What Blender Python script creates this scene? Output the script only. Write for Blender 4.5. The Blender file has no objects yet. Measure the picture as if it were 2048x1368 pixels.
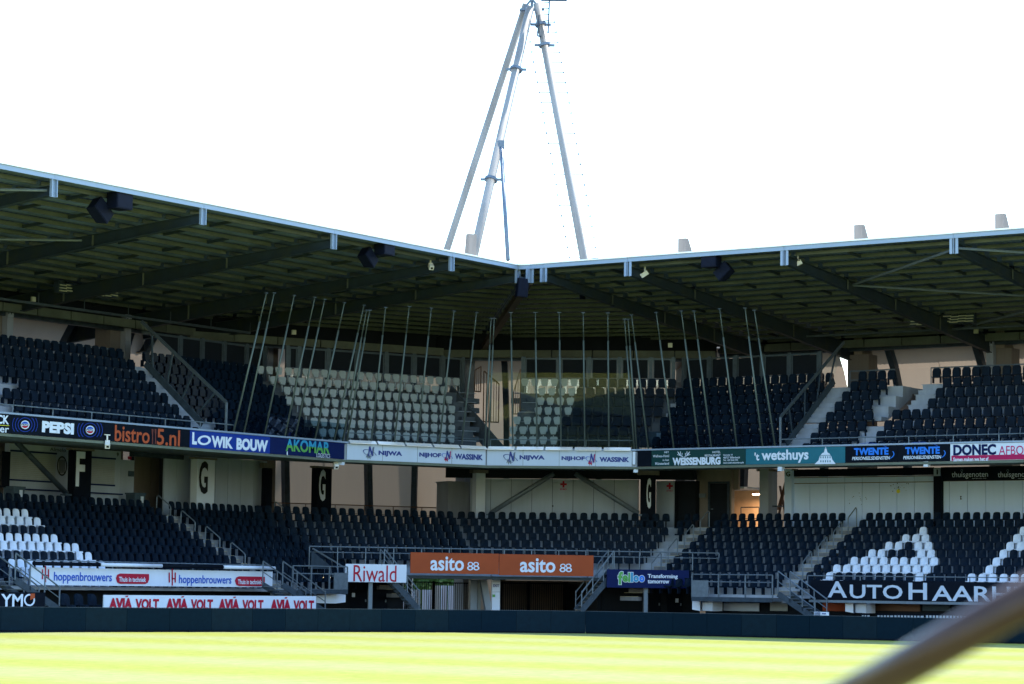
import bpy, bmesh, math, random
from mathutils import Vector, Matrix
random.seed(7)
SC = bpy.context.scene
COL = SC.collection
# ------------------------------------------------------------------ camera
F_PX, W_PX, H_PX = 5025.0, 2048.0, 1368.0
CAM_H, YAW, PITCH, ROLL = 1.93, math.radians(34.7), math.radians(5.50), math.radians(0.77)
fw = Vector((math.cos(YAW)*math.cos(PITCH), math.sin(YAW)*math.cos(PITCH), math.sin(PITCH)))
rt = Vector((math.sin(YAW), -math.cos(YAW), 0))
up = rt.cross(fw)
Rm = Matrix((rt, up, -fw)).transposed() @ Matrix.Rotation(ROLL, 3, 'Z')
CAMP = Vector((0, 0, CAM_H))
cd = bpy.data.cameras.new('camera'); cam = bpy.data.objects.new('camera', cd); COL.objects.link(cam)
cam.matrix_world = Matrix.Translation(CAMP) @ Rm.to_4x4()
cd.sensor_width = 36; cd.lens = 36*F_PX/W_PX
cd.clip_start = 0.1; cd.clip_end = 3000
cd.dof.use_dof = True; cd.dof.focus_distance = 112; cd.dof.aperture_fstop = 6.0
SC.camera = cam
# ------------------------------------------------------------------ light
SUN_EL, SUN_AZ = math.radians(50), math.radians(2)      # towards the sun: along +X, a little towards +Y
world = bpy.data.worlds.new('World'); SC.world = world; world.use_nodes = True
wn = world.node_tree; bg = wn.nodes['Background']
sky = wn.nodes.new('ShaderNodeTexSky'); sky.sky_type = 'NISHITA'; sky.sun_disc = False
sky.sun_elevation = SUN_EL; sky.sun_rotation = math.pi/2 - SUN_AZ
sky.dust_density = 0.3; sky.air_density = 1.6; sky.ozone_density = 6.0
wn.links.new(sky.outputs[0], bg.inputs[0]); bg.inputs[1].default_value = 0.15
sl = bpy.data.lights.new('sun', 'SUN'); sl.energy = 2.8; sl.angle = math.radians(0.5); sl.color = (1, 0.97, 0.93)
so = bpy.data.objects.new('sun', sl); COL.objects.link(so)
sd = Vector((math.cos(SUN_EL)*math.cos(SUN_AZ), math.cos(SUN_EL)*math.sin(SUN_AZ), math.sin(SUN_EL)))
so.rotation_euler = sd.to_track_quat('Z', 'Y').to_euler(); so.location = (60, 20, 60)
vs = SC.view_settings; vs.view_transform = 'Standard'; vs.look = 'None'; vs.exposure = 1.9; vs.gamma = 1; vs.use_curve_mapping = False
SC.render.engine = 'CYCLES'
SC.cycles.max_bounces = 8; SC.cycles.diffuse_bounces = 4; SC.cycles.transparent_max_bounces = 16
# ------------------------------------------------------------------ frames along the stands
P1, P2, P3 = Vector((89.7, 71.3)), Vector((96.6, 68.2)), Vector((100.0, 62.1))
def mkseg(p, d): d = d.normalized(); return dict(p=p, d=d, n=Vector((-d.y, d.x)))
SEG = {'L': mkseg(Vector((0, 71.3)), Vector((1, 0))), 'A': mkseg(P1, P2-P1), 'B': mkseg(P2, P3-P2), 'R': mkseg(P3, Vector((0, -1))),
       'C': mkseg(P2, Vector((math.cos(math.radians(-42.5)), math.sin(math.radians(-42.5))))), 'W': mkseg(Vector((0, 0)), Vector((1, 0)))}
def turn(a, b): return math.acos(max(-1, min(1, SEG[a]['d'].dot(SEG[b]['d']))))
TLA, TAB, TBR = math.tan(turn('L', 'A')/2), math.tan(turn('A', 'B')/2), math.tan(turn('B', 'R')/2)
LEN = {'A': (P2-P1).length, 'B': (P3-P2).length}
def smin(seg, o): return {'L': 50.0, 'A': -o*TLA, 'B': -o*TAB, 'R': -o*TBR, 'C': -5, 'W': 0}[seg]
def smax(seg, o): return {'L': P1.x + o*TLA, 'A': LEN['A'] + o*TAB, 'B': LEN['B'] + o*TBR, 'R': 34.0, 'C': 5, 'W': 0}[seg]
def wpt(seg, s, o, z):
    g = SEG[seg]; q = g['p'] + g['d']*s + g['n']*o
    return Vector((q.x, q.y, z))
def ray(x, y):
    return (Rm @ Vector(((x-W_PX/2)/F_PX, -(y-H_PX/2)/F_PX, -1))).normalized()
def hit(seg, o, x, y):
    g = SEG[seg]; r = ray(x, y); n = g['n']; q = g['p'] + n*o
    t = (q - CAMP.xy).dot(n) / r.xy.dot(n)
    w = CAMP + r*t
    return ((w.xy - g['p']).dot(g['d']), w.z)
def proj(w):
    v = Rm.transposed() @ (w - CAMP)
    return (W_PX/2 + F_PX*v.x/-v.z, H_PX/2 - F_PX*v.y/-v.z, -v.z)
def ydown(seg, s, o, z): return proj(wpt(seg, s, o, z))
# ------------------------------------------------------------------ materials
def lin(c):
    return tuple((v/255/12.92 if v/255 <= .04045 else ((v/255+.055)/1.055)**2.4) for v in c)
MATS = {}
def mat(name, col, rough=.6, metal=0, var=.12, scale=3.0, streak=False, emit=None, trans=0, spec=.14, bump=0, stain=None, stain_amt=.5):
    if name in MATS: return MATS[name]
    m = bpy.data.materials.new(name); m.use_nodes = True; nt = m.node_tree; b = nt.nodes['Principled BSDF']
    b.inputs['Roughness'].default_value = rough; b.inputs['Metallic'].default_value = metal
    b.inputs['Specular IOR Level'].default_value = spec
    c = tuple(col)
    if emit:
        b.inputs['Base Color'].default_value = (*c, 1)
        b.inputs['Emission Color'].default_value = (*c, 1); b.inputs['Emission Strength'].default_value = emit
    elif var > 0 or stain:
        tc = nt.nodes.new('ShaderNodeTexCoord'); mp = nt.nodes.new('ShaderNodeMapping')
        mp.inputs['Scale'].default_value = (scale, scale, scale*(.12 if streak else 1))
        nz = nt.nodes.new('ShaderNodeTexNoise'); nz.inputs['Scale'].default_value = 1; nz.inputs['Detail'].default_value = 6; nz.inputs['Roughness'].default_value = .65
        ramp = nt.nodes.new('ShaderNodeValToRGB')
        e = ramp.color_ramp.elements; e[0].position = .3; e[1].position = .72
        e[0].color = (*[max(0, v*(1-var)) for v in c], 1); e[1].color = (*[min(1, v*(1+var)) for v in c], 1)
        if stain:
            s = ramp.color_ramp.elements.new(.52); s.color = (*c, 1)
            e = ramp.color_ramp.elements; e[0].color = (*[a*(1-stain_amt)+q*stain_amt for a, q in zip(c, stain)], 1)
        L = nt.links.new
        L(tc.outputs['Object'], mp.inputs[0]); L(mp.outputs[0], nz.inputs[0]); L(nz.outputs[0], ramp.inputs[0]); L(ramp.outputs[0], b.inputs['Base Color'])
        mr = nt.nodes.new('ShaderNodeMapRange'); mr.inputs[3].default_value = max(.05, rough-.12); mr.inputs[4].default_value = min(1, rough+.12)
        L(nz.outputs[0], mr.inputs[0]); L(mr.outputs[0], b.inputs['Roughness'])
        if bump:
            bp = nt.nodes.new('ShaderNodeBump'); bp.inputs['Strength'].default_value = bump; bp.inputs['Distance'].default_value = .02
            L(nz.outputs[0], bp.inputs['Height']); L(bp.outputs[0], b.inputs['Normal'])
    else:
        b.inputs['Base Color'].default_value = (*c, 1)
    if trans:
        tr = nt.nodes.new('ShaderNodeBsdfTranslucent'); tr.inputs[0].default_value = (*c, 1)
        mx = nt.nodes.new('ShaderNodeMixShader'); mx.inputs[0].default_value = trans
        nt.links.new(b.outputs[0], mx.inputs[1]); nt.links.new(tr.outputs[0], mx.inputs[2]); nt.links.new(mx.outputs[0], nt.nodes['Material Output'].inputs[0])
    MATS[name] = m; return m
def glassmat(name, tint, gloss=1.0, ior=1.5):
    m = bpy.data.materials.new(name); m.use_nodes = True; nt = m.node_tree; nt.nodes.remove(nt.nodes['Principled BSDF'])
    t = nt.nodes.new('ShaderNodeBsdfTransparent'); t.inputs[0].default_value = (*tint, 1)
    g = nt.nodes.new('ShaderNodeBsdfGlossy'); g.inputs['Roughness'].default_value = .02; g.inputs[0].default_value = (gloss, gloss, gloss, 1)
    f = nt.nodes.new('ShaderNodeFresnel'); f.inputs[0].default_value = ior
    mx = nt.nodes.new('ShaderNodeMixShader')
    L = nt.links.new; L(f.outputs[0], mx.inputs[0]); L(t.outputs[0], mx.inputs[1]); L(g.outputs[0], mx.inputs[2]); L(mx.outputs[0], nt.nodes['Material Output'].inputs[0])
    return m
M = dict(
 concrete=mat('concrete', (.27, .31, .37), .85, var=.25, scale=1.3, stain=(.16, .18, .21), bump=.3),
 concrete_pale=mat('concrete_pale', (.27, .31, .38), .8, var=.2, scale=1.5, streak=True, stain=(.2, .22, .25)),
 concrete_brown=mat('concrete_brown', (.17, .155, .145), .85, var=.2, scale=1.2, streak=True),
 step=mat('step_concrete', (.17, .175, .185), .85, var=.22, scale=4),
 nosing=mat('step_nosing', (.36, .32, .20), .7, var=.3, scale=6),
 seat_black=mat('seat_black_plastic', (.003, .0095, .022), .5, var=.4, scale=2.6, spec=.06),
 seat_black_old=mat('seat_black_faded', (.0038, .0105, .022), .55, var=.5, scale=3.3, spec=.06),
 seat_white=mat('seat_white_plastic', (.56, .64, .78), .4, var=.08, scale=2),
 seat_cream=mat('seat_cream_plastic', (.30, .35, .38), .5, var=.15, scale=2),
 steel=mat('galvanised_steel', (.14, .18, .225), .5, .3, var=.2, scale=5),
 steel_dark=mat('painted_dark_steel', (.04, .06, .085), .5, .2, var=.3, scale=3),
 steel_pole=mat('pole_galvanised', (.11, .145, .145), .45, .35, var=.15, scale=3),
 edge=mat('roof_edge_metal', (.25, .33, .46), .4, .2, var=.08, scale=1),
 edge_white=mat('roof_edge_capping', (.8, .8, .8), .35, .3, var=.03, scale=1),
 purlin=mat('purlin_weathered', (.10, .12, .105), .6, .2, var=.35, scale=.9, stain=(.06, .08, .055)),
 rafter=mat('rafter_steel', (.028, .044, .058), .6, .2, var=.3, scale=1.1, stain=(.06, .07, .03)),
 rafter_rust=mat('rafter_rust', (.075, .062, .055), .7, .1, var=.3, scale=1.1),
 sheet=mat('roof_sheet', (.11, .16, .23), .55, .2, var=.3, scale=.5, stain=(.05, .065, .035)),
 board_white=mat('board_white', (.58, .66, .80), .45, var=.05, scale=.8, streak=True),
 board_grey=mat('board_pale_grey', (.45, .54, .68), .5, var=.06, scale=.8, streak=True),
 board_black=mat('board_black', (.005, .008, .015), .6, var=.2, spec=.03),
 navy=mat('navy_print', (.006, .014, .075), .6, var=.08, spec=.06),
 royal=mat('royal_blue_print', (.008, .035, .26), .6, var=.05),
 green_print=mat('dark_green_print', (.006, .042, .045), .45, var=.06),
 teal=mat('teal_print', (.015, .13, .19), .45, var=.05),
 white_print=mat('white_print', (.60, .69, .84), .5, var=.03),
 red_print=mat('red_print', (.36, .012, .04), .5, var=.05),
 crimson=mat('crimson_print', (.36, .01, .09), .5, var=.05),
 blue_print=mat('blue_print', (.02, .09, .48), .5, var=.04),
 blue_bright=mat('bright_blue_print', (.02, .18, .75), .5, var=.04),
 navy_letters=mat('navy_letters', (.03, .05, .22), .5, var=.04),
 cyan=mat('cyan_print', (.03, .27, .48), .5, var=.03),
 lime=mat('lime_print', (.10, .34, .09), .5, var=.03),
 yellow=mat('yellow_print', (.65, .62, .05), .5, var=.03),
 orange=mat('orange_board', (.30, .06, .02), .5, var=.14, scale=.7),
 orange_print=mat('orange_print', (.36, .075, .03), .5, var=.05),
 black_print=mat('black_print', (.012, .014, .02), .5, var=.05),
 crimson_thin=mat('crimson_letters', (.45, .02, .14), .5, var=.03),
 wall_white=mat('wall_panel_white', (.34, .41, .52), .55, var=.08, scale=.9, streak=True, stain=(.26, .31, .36), stain_amt=.6),
 wall_blue=mat('wall_panel_pale', (.52, .67, .93), .5, var=.05, scale=.9, streak=True),
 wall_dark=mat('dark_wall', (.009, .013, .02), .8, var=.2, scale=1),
 soffit=mat('soffit', (.12, .145, .12), .8, var=.25, scale=.7),
 facade=mat('facade_cladding', (.28, .22, .165), .75, var=.12, scale=.5, streak=True, trans=.26),
 shutter=mat('shutter_grey', (.30, .34, .36), .55, .1, var=.1, scale=2),
 led=mat('led_cabinet', (.003, .0115, .022), .75, .0, spec=.04, var=.15, scale=6),
 speaker=mat('speaker_black', (.006, .009, .022), .6, spec=.08, var=.25, scale=4),
 camera_white=mat('camera_housing', (.75, .76, .74), .4, var=.05),
 lamp_face=mat('lamp_glass', (.45, .48, .38), .2, var=.05),
 mast=mat('mast_steel', (.30, .29, .27), .6, .0, var=.2, scale=.6, streak=True, stain=(.17, .13, .09), stain_amt=.6),
 rail_brown=mat('handrail_brown', (.11, .065, .045), .4, .3, var=.15, scale=30),
 rail_near=mat('handrail_bronze', (.05, .026, .018), .24, .0, var=.15, scale=30, spec=.3),
 led_b=mat('led_cabinet_worn', (.0045, .014, .024), .7, .0, spec=.05, var=.2, scale=4),
 tunnel_brown=mat('tunnel_back_wall', (.15, .12, .10), .8, var=.2, scale=1, streak=True),
 fin=mat('pylon_top_concrete', (.24, .21, .18), .85, var=.2, scale=1.5, streak=True, stain=(.14, .11, .09)),
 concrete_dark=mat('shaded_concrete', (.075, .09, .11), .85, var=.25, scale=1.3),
 steel_mid=mat('weathered_mid_steel', (.07, .095, .12), .5, .3, var=.2, scale=4),
 wood_lit=mat('lit_room_wall', (.62, .42, .27), .8, var=.1),
 bin=mat('bin_grey', (.05, .08, .11), .5, var=.15),
 lamp_on=mat('lamp_lit', (1.0, .72, .42), .5, emit=9),
 leaf=mat('hedge_leaf', (.05, .11, .03), .6, var=.5, scale=9),
 asphalt=mat('asphalt', (.06, .06, .06), .9, var=.2, scale=1),
)
M['glass'] = glassmat('clear_screen_glass', (.86, .92, .92))
M['glass_dark'] = glassmat('smoked_glass', (.10, .13, .16))
M['glass_kick'] = glassmat('kick_glass', (.35, .50, .58))
# ------------------------------------------------------------------ mesh helpers
class MB:
    def __init__(s): s.v = []; s.f = []
    def box(s, a0, a1, b0, b1, c0, c1):
        n = len(s.v)
        s.v += [(a0,b0,c0),(a1,b0,c0),(a1,b1,c0),(a0,b1,c0),(a0,b0,c1),(a1,b0,c1),(a1,b1,c1),(a0,b1,c1)]
        s.f += [(n,n+3,n+2,n+1),(n+4,n+5,n+6,n+7),(n,n+1,n+5,n+4),(n+1,n+2,n+6,n+5),(n+2,n+3,n+7,n+6),(n+3,n,n+4,n+7)]
        return s
    def tube(s, p, q, r, k=6, r2=None, cap=True):
        p = Vector(p); q = Vector(q); d = (q-p)
        if d.length < 1e-6: return s
        d.normalize(); a = Vector((0, 0, 1)) if abs(d.z) < .9 else Vector((1, 0, 0))
        u = d.cross(a).normalized(); w = d.cross(u); r2 = r if r2 is None else r2; n = len(s.v)
        for i in range(k):
            t = 2*math.pi*i/k; e = u*math.cos(t)+w*math.sin(t)
            s.v.append(tuple(p+e*r)); s.v.append(tuple(q+e*r2))
        for i in range(k):
            j = (i+1) % k; s.f.append((n+2*i, n+2*i+1, n+2*j+1, n+2*j))
        if cap: s.f.append(tuple(n+2*i for i in range(k))); s.f.append(tuple(n+2*i+1 for i in reversed(range(k))))
        return s
    def path(s, pts, r, k=6):
        for a, b in zip(pts, pts[1:]): s.tube(a, b, r, k)
        return s
    def bar(s, p, q, w, h):            # rectangular bar between two points, w sideways, h up
        p = Vector(p); q = Vector(q); d = (q-p).normalized(); a = Vector((0, 0, 1)) if abs(d.z) < .95 else Vector((0, 1, 0))
        u = d.cross(a).normalized()*(w/2); t = u.cross(d).normalized()*(h/2); n = len(s.v)
        for e in (p, q):
            for g in (-u-t, u-t, u+t, -u+t): s.v.append(tuple(e+g))
        s.f += [(n,n+1,n+2,n+3),(n+7,n+6,n+5,n+4),(n,n+4,n+5,n+1),(n+1,n+5,n+6,n+2),(n+2,n+6,n+7,n+3),(n+3,n+7,n+4,n)]
        return s
    def poly(s, pts, y0, y1):          # outline in (a, c) extruded along b from y0 to y1
        n = len(s.v); k = len(pts)
        s.v += [(a, y0, c) for a, c in pts] + [(a, y1, c) for a, c in pts]
        s.f.append(tuple(range(n, n+k))); s.f.append(tuple(reversed(range(n+k, n+2*k))))
        for i in range(k):
            j = (i+1) % k; s.f.append((n+i, n+k+i, n+k+j, n+j))
        return s
    def prof(s, seg, pts, lo=None, hi=None):   # closed (o, z) profile swept along a stand, cut at its mitres
        n = len(s.v); k = len(pts)
        for fn, lim in ((smin, lo), (smax, hi)):
            for o, z in pts:
                sv = fn(seg, o) if lim is None else (lim(o) if callable(lim) else lim)
                s.v.append((sv, o, z))
        for i in range(k):
            j = (i+1) % k; s.f.append((n+i, n+j, n+k+j, n+k+i))
        s.f.append(tuple(reversed(range(n, n+k)))); s.f.append(tuple(range(n+k, n+2*k)))
        return s
    def add(s, verts, faces):
        n = len(s.v); s.v += list(verts); s.f += [tuple(i+n for i in f) for f in faces]; return s
    def mesh(s, name, off=(0, 0, 0), smooth=False):
        me = bpy.data.meshes.new(name)
        me.from_pydata([(a-off[0], b-off[1], c-off[2]) for a, b, c in s.v], [], s.f); me.update()
        bm = bmesh.new(); bm.from_mesh(me); bmesh.ops.recalc_face_normals(bm, faces=bm.faces); bm.to_mesh(me); bm.free()
        if smooth:
            for p in me.polygons: p.use_smooth = True
        return me
def frame(seg, s, o, z):
    g = SEG[seg]; w = wpt(seg, s, o, z)
    return Matrix(((g['d'].x, g['n'].x, 0, w.x), (g['d'].y, g['n'].y, 0, w.y), (0, 0, 1, w.z), (0, 0, 0, 1)))
def tag(o, label=None, cat=None, group=None, kind=None):
    if label: o['label'] = label
    if cat: o['category'] = cat
    if group: o['group'] = group
    if kind: o['kind'] = kind
    return o
class Thing:
    def __init__(t, name, label, cat, seg='W', org=(0, 0, 0), group=None, kind=None):
        t.seg = seg; t.org = tuple(org)
        t.root = bpy.data.objects.new(name, None); t.root.empty_display_size = .3
        COL.objects.link(t.root); t.root.matrix_world = frame(seg, *org); tag(t.root, label, cat, group, kind)
    def part(t, name, mb, m, parent=None, smooth=False, kind=None, label=None, seg=None):
        me = mb if isinstance(mb, bpy.types.Mesh) else mb.mesh(name, t.org, smooth)
        if not me.materials: me.materials.append(m)
        ob = bpy.data.objects.new(name, me); COL.objects.link(ob); ob.parent = parent or t.root
        tag(ob, label, None, None, kind)
        return ob
def single(name, mb, m, label, cat, seg='W', org=(0, 0, 0), group=None, kind=None, smooth=False):
    me = mb.mesh(name, org, smooth); me.materials.append(m)
    ob = bpy.data.objects.new(name, me); COL.objects.link(ob); ob.matrix_world = frame(seg, *org)
    return tag(ob, label, cat, group, kind)
# ------------------------------------------------------------------ lettering
TC = {}
def text_raw(body, bold=0.0, shear=0.0, spacing=1.0):
    key = (body, bold, shear, spacing)
    if key not in TC:
        cu = bpy.data.curves.new('lettering', 'FONT'); cu.body = body; cu.offset = bold; cu.shear = shear; cu.resolution_u = 3; cu.space_character = spacing
        ob = bpy.data.objects.new('lettering', cu); COL.objects.link(ob)
        dg = bpy.context.evaluated_depsgraph_get(); dg.update()
        me = bpy.data.meshes.new_from_object(ob.evaluated_get(dg))
        vs_ = [v.co.copy() for v in me.vertices]; fs = [tuple(p.vertices) for p in me.polygons]
        bpy.data.objects.remove(ob); bpy.data.curves.remove(cu); bpy.data.meshes.remove(me)
        x0 = min(v.x for v in vs_); x1 = max(v.x for v in vs_); y0 = min(v.y for v in vs_); y1 = max(v.y for v in vs_)
        TC[key] = ([((v.x-x0)/(x1-x0), (v.y-y0)/(y1-y0)) for v in vs_], fs)
    return TC[key]
def span(seg, o, x0, x1, yt, yb):
    xm = (x0+x1)/2; ym = (yt+yb)/2
    s0 = hit(seg, o, x0, ym)[0]; s1 = hit(seg, o, x1, ym)[0]
    return s0, s1, hit(seg, o, xm, yb)[1], hit(seg, o, xm, yt)[1]
def text(t, body, o, x0, x1, yt, yb, m, bold=0.0, shear=0.0, name='lettering', box=None, cut=None, spacing=1.0):
    s0, s1, z0, z1 = box or span(t.seg, o, x0, x1, yt, yb)
    uv, fs = text_raw(body, bold, shear, spacing); mb = MB()
    if cut:
        bm = bmesh.new(); vv = [bm.verts.new((a, b, 0)) for a, b in uv]
        for f in fs:
            try: bm.faces.new([vv[i] for i in f])
            except ValueError: pass
        bmesh.ops.bisect_plane(bm, geom=bm.verts[:]+bm.edges[:]+bm.faces[:], plane_co=(0, .5, 0), plane_no=(0, 1, 0), clear_inner=(cut == 'top'), clear_outer=(cut == 'bottom'))
        bm.verts.index_update(); uv = [(v.co.x, v.co.y) for v in bm.verts]; fs = [tuple(v.index for v in f.verts) for f in bm.faces]; bm.free()
    mb.add([(s0+(s1-s0)*a, o, z0+(z1-z0)*b) for a, b in uv], fs)
    return t.part(name, mb, m)
def shape(t, name, o, pts, m, th=.008):      # flat printed shape given by points (px)
    q = [hit(t.seg, o, x, y) for x, y in pts]
    return t.part(name, MB().poly(q, o-th, o), m)
def disc(t, name, o, cx, cy, r, m, a0=0, a1=360, r_in=None, k=24, squash=1.0, rot=0):
    pts = []
    n = max(4, int(k*(a1-a0)/360)); ro = math.radians(rot)
    def P(a, rr):
        u, v = rr*math.cos(a), rr*squash*math.sin(a)
        return (cx+u*math.cos(ro)-v*math.sin(ro), cy-(u*math.sin(ro)+v*math.cos(ro)))
    A = [math.radians(a0+(a1-a0)*i/n) for i in range(n+1)]
    if r_in is None:
        return shape(t, name, o, [P(a, r) for a in A], m)
    mb = MB(); th = .008
    for a, b in zip(A, A[1:]):
        q = [hit(t.seg, o, *P(a, r)), hit(t.seg, o, *P(b, r)), hit(t.seg, o, *P(b, r_in)), hit(t.seg, o, *P(a, r_in))]
        n0 = len(mb.v); mb.v += [(s, o, z) for s, z in q]; mb.f.append((n0, n0+1, n0+2, n0+3))
    return t.part(name, mb, m)
ORD = ['zeroth','first','second','third','fourth','fifth','sixth','seventh','eighth','ninth','tenth','eleventh','twelfth','thirteenth','fourteenth','fifteenth','sixteenth','seventeenth','eighteenth','nineteenth','twentieth']
def ordn(i):
    if i <= 20: return ORD[i]
    t_ = {2: 'twenty', 3: 'thirty', 4: 'forty', 5: 'fifty'}[i//10]
    return t_+'-'+ORD[i % 10] if i % 10 else {30: 'thirtieth', 40: 'fortieth', 50: 'fiftieth'}[i]
# ================================================================== constants of the stands
LO0, LZ0, LT, LR = 7.2, 4.80, .75, .357        # lower tier: offset and floor of the back row, tread, rise
UO1, UZ1, UT, UR = 2.15, 8.20, .75, .525       # upper tier: first full row
BZ0, BZ1 = 7.47, 8.20                          # fascia boards
def lo(k): return LO0 - LT*k
def lz(k): return LZ0 - LR*k
def uo(j): return UO1 + UT*(j-1)
def uz(j): return UZ1 + UR*(j-1)
SN = {'L': 'left', 'A': 'left corner', 'B': 'right corner', 'R': 'right'}
PYL = {'L': 12.5, 'A': 12.5, 'B': 13.5, 'R': 15.7}
# ------------------------------------------------------------------ ground
def ground():
    me = bpy.data.meshes.new('pitch')
    # the lawn ends a little behind the perimeter boards
    pl = [(-120, -140), (90.5, -140), (90.5, 50), (86.0, 61.5), (70, 69.6), (-120, 69.6)]
    me.from_pydata([(x, y, 0) for x, y in pl], [], [tuple(range(len(pl)))]); me.update()
    m = bpy.data.materials.new('mown_grass'); m.use_nodes = True; nt = m.node_tree; b = nt.nodes['Principled BSDF']; L = nt.links.new
    tc = nt.nodes.new('ShaderNodeTexCoord'); sx = nt.nodes.new('ShaderNodeSeparateXYZ'); L(tc.outputs['Object'], sx.inputs[0])
    nzw = nt.nodes.new('ShaderNodeTexNoise'); nzw.inputs['Scale'].default_value = .35; nzw.inputs['Detail'].default_value = 3; L(tc.outputs['Object'], nzw.inputs[0])
    ad = nt.nodes.new('ShaderNodeMath'); ad.operation = 'MULTIPLY_ADD'; ad.inputs[1].default_value = 3.2; L(nzw.outputs[0], ad.inputs[0]); L(sx.outputs[0], ad.inputs[2])
    mu = nt.nodes.new('ShaderNodeMath'); mu.operation = 'MULTIPLY'; mu.inputs[1].default_value = 2*math.pi/9.0; L(ad.outputs[0], mu.inputs[0])
    sn = nt.nodes.new('ShaderNodeMath'); sn.operation = 'SINE'; L(mu.outputs[0], sn.inputs[0])
    mr = nt.nodes.new('ShaderNodeMapRange'); mr.inputs[1].default_value = -.9; mr.inputs[2].default_value = .9; L(sn.outputs[0], mr.inputs[0])
    nf = nt.nodes.new('ShaderNodeTexNoise'); nf.inputs['Scale'].default_value = 2.2; nf.inputs['Detail'].default_value = 10; nf.inputs['Roughness'].default_value = .8; L(tc.outputs['Object'], nf.inputs[0])
    m1 = nt.nodes.new('ShaderNodeMixRGB'); m1.inputs[1].default_value = (.282, .29, .062, 1); m1.inputs[2].default_value = (.298, .304, .115, 1); L(mr.outputs[0], m1.inputs[0])
    m2 = nt.nodes.new('ShaderNodeMixRGB'); m2.blend_type = 'MULTIPLY'; m2.inputs[0].default_value = .75; L(m1.outputs[0], m2.inputs[1])
    rp = nt.nodes.new('ShaderNodeValToRGB'); rp.color_ramp.elements[0].position = .3; rp.color_ramp.elements[0].color = (.50, .56, .42, 1); rp.color_ramp.elements[1].position = .62; rp.color_ramp.elements[1].color = (1, 1, 1, 1)
    L(nf.outputs[0], rp.inputs[0]); L(rp.outputs[0], m2.inputs[2]); L(m2.outputs[0], b.inputs['Base Color'])
    b.inputs['Roughness'].default_value = .9; b.inputs['Specular IOR Level'].default_value = .04
    bp = nt.nodes.new('ShaderNodeBump'); bp.inputs['Strength'].default_value = .5; bp.inputs['Distance'].default_value = .03; L(nf.outputs[0], bp.inputs['Height']); L(bp.outputs[0], b.inputs['Normal'])
    me.materials.append(m); ob = bpy.data.objects.new('pitch', me); COL.objects.link(ob); tag(ob, 'striped sunlit grass pitch in front of the stands', 'pitch', kind='structure')
    mb = MB().add([(-900, -900, -.004), (900, -900, -.004), (900, 900, -.004), (-900, 900, -.004)], [(0, 1, 2, 3)])
    single('ground', mb, M['asphalt'], 'grey paving around and behind the pitch', 'ground', kind='structure')
ground()
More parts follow.
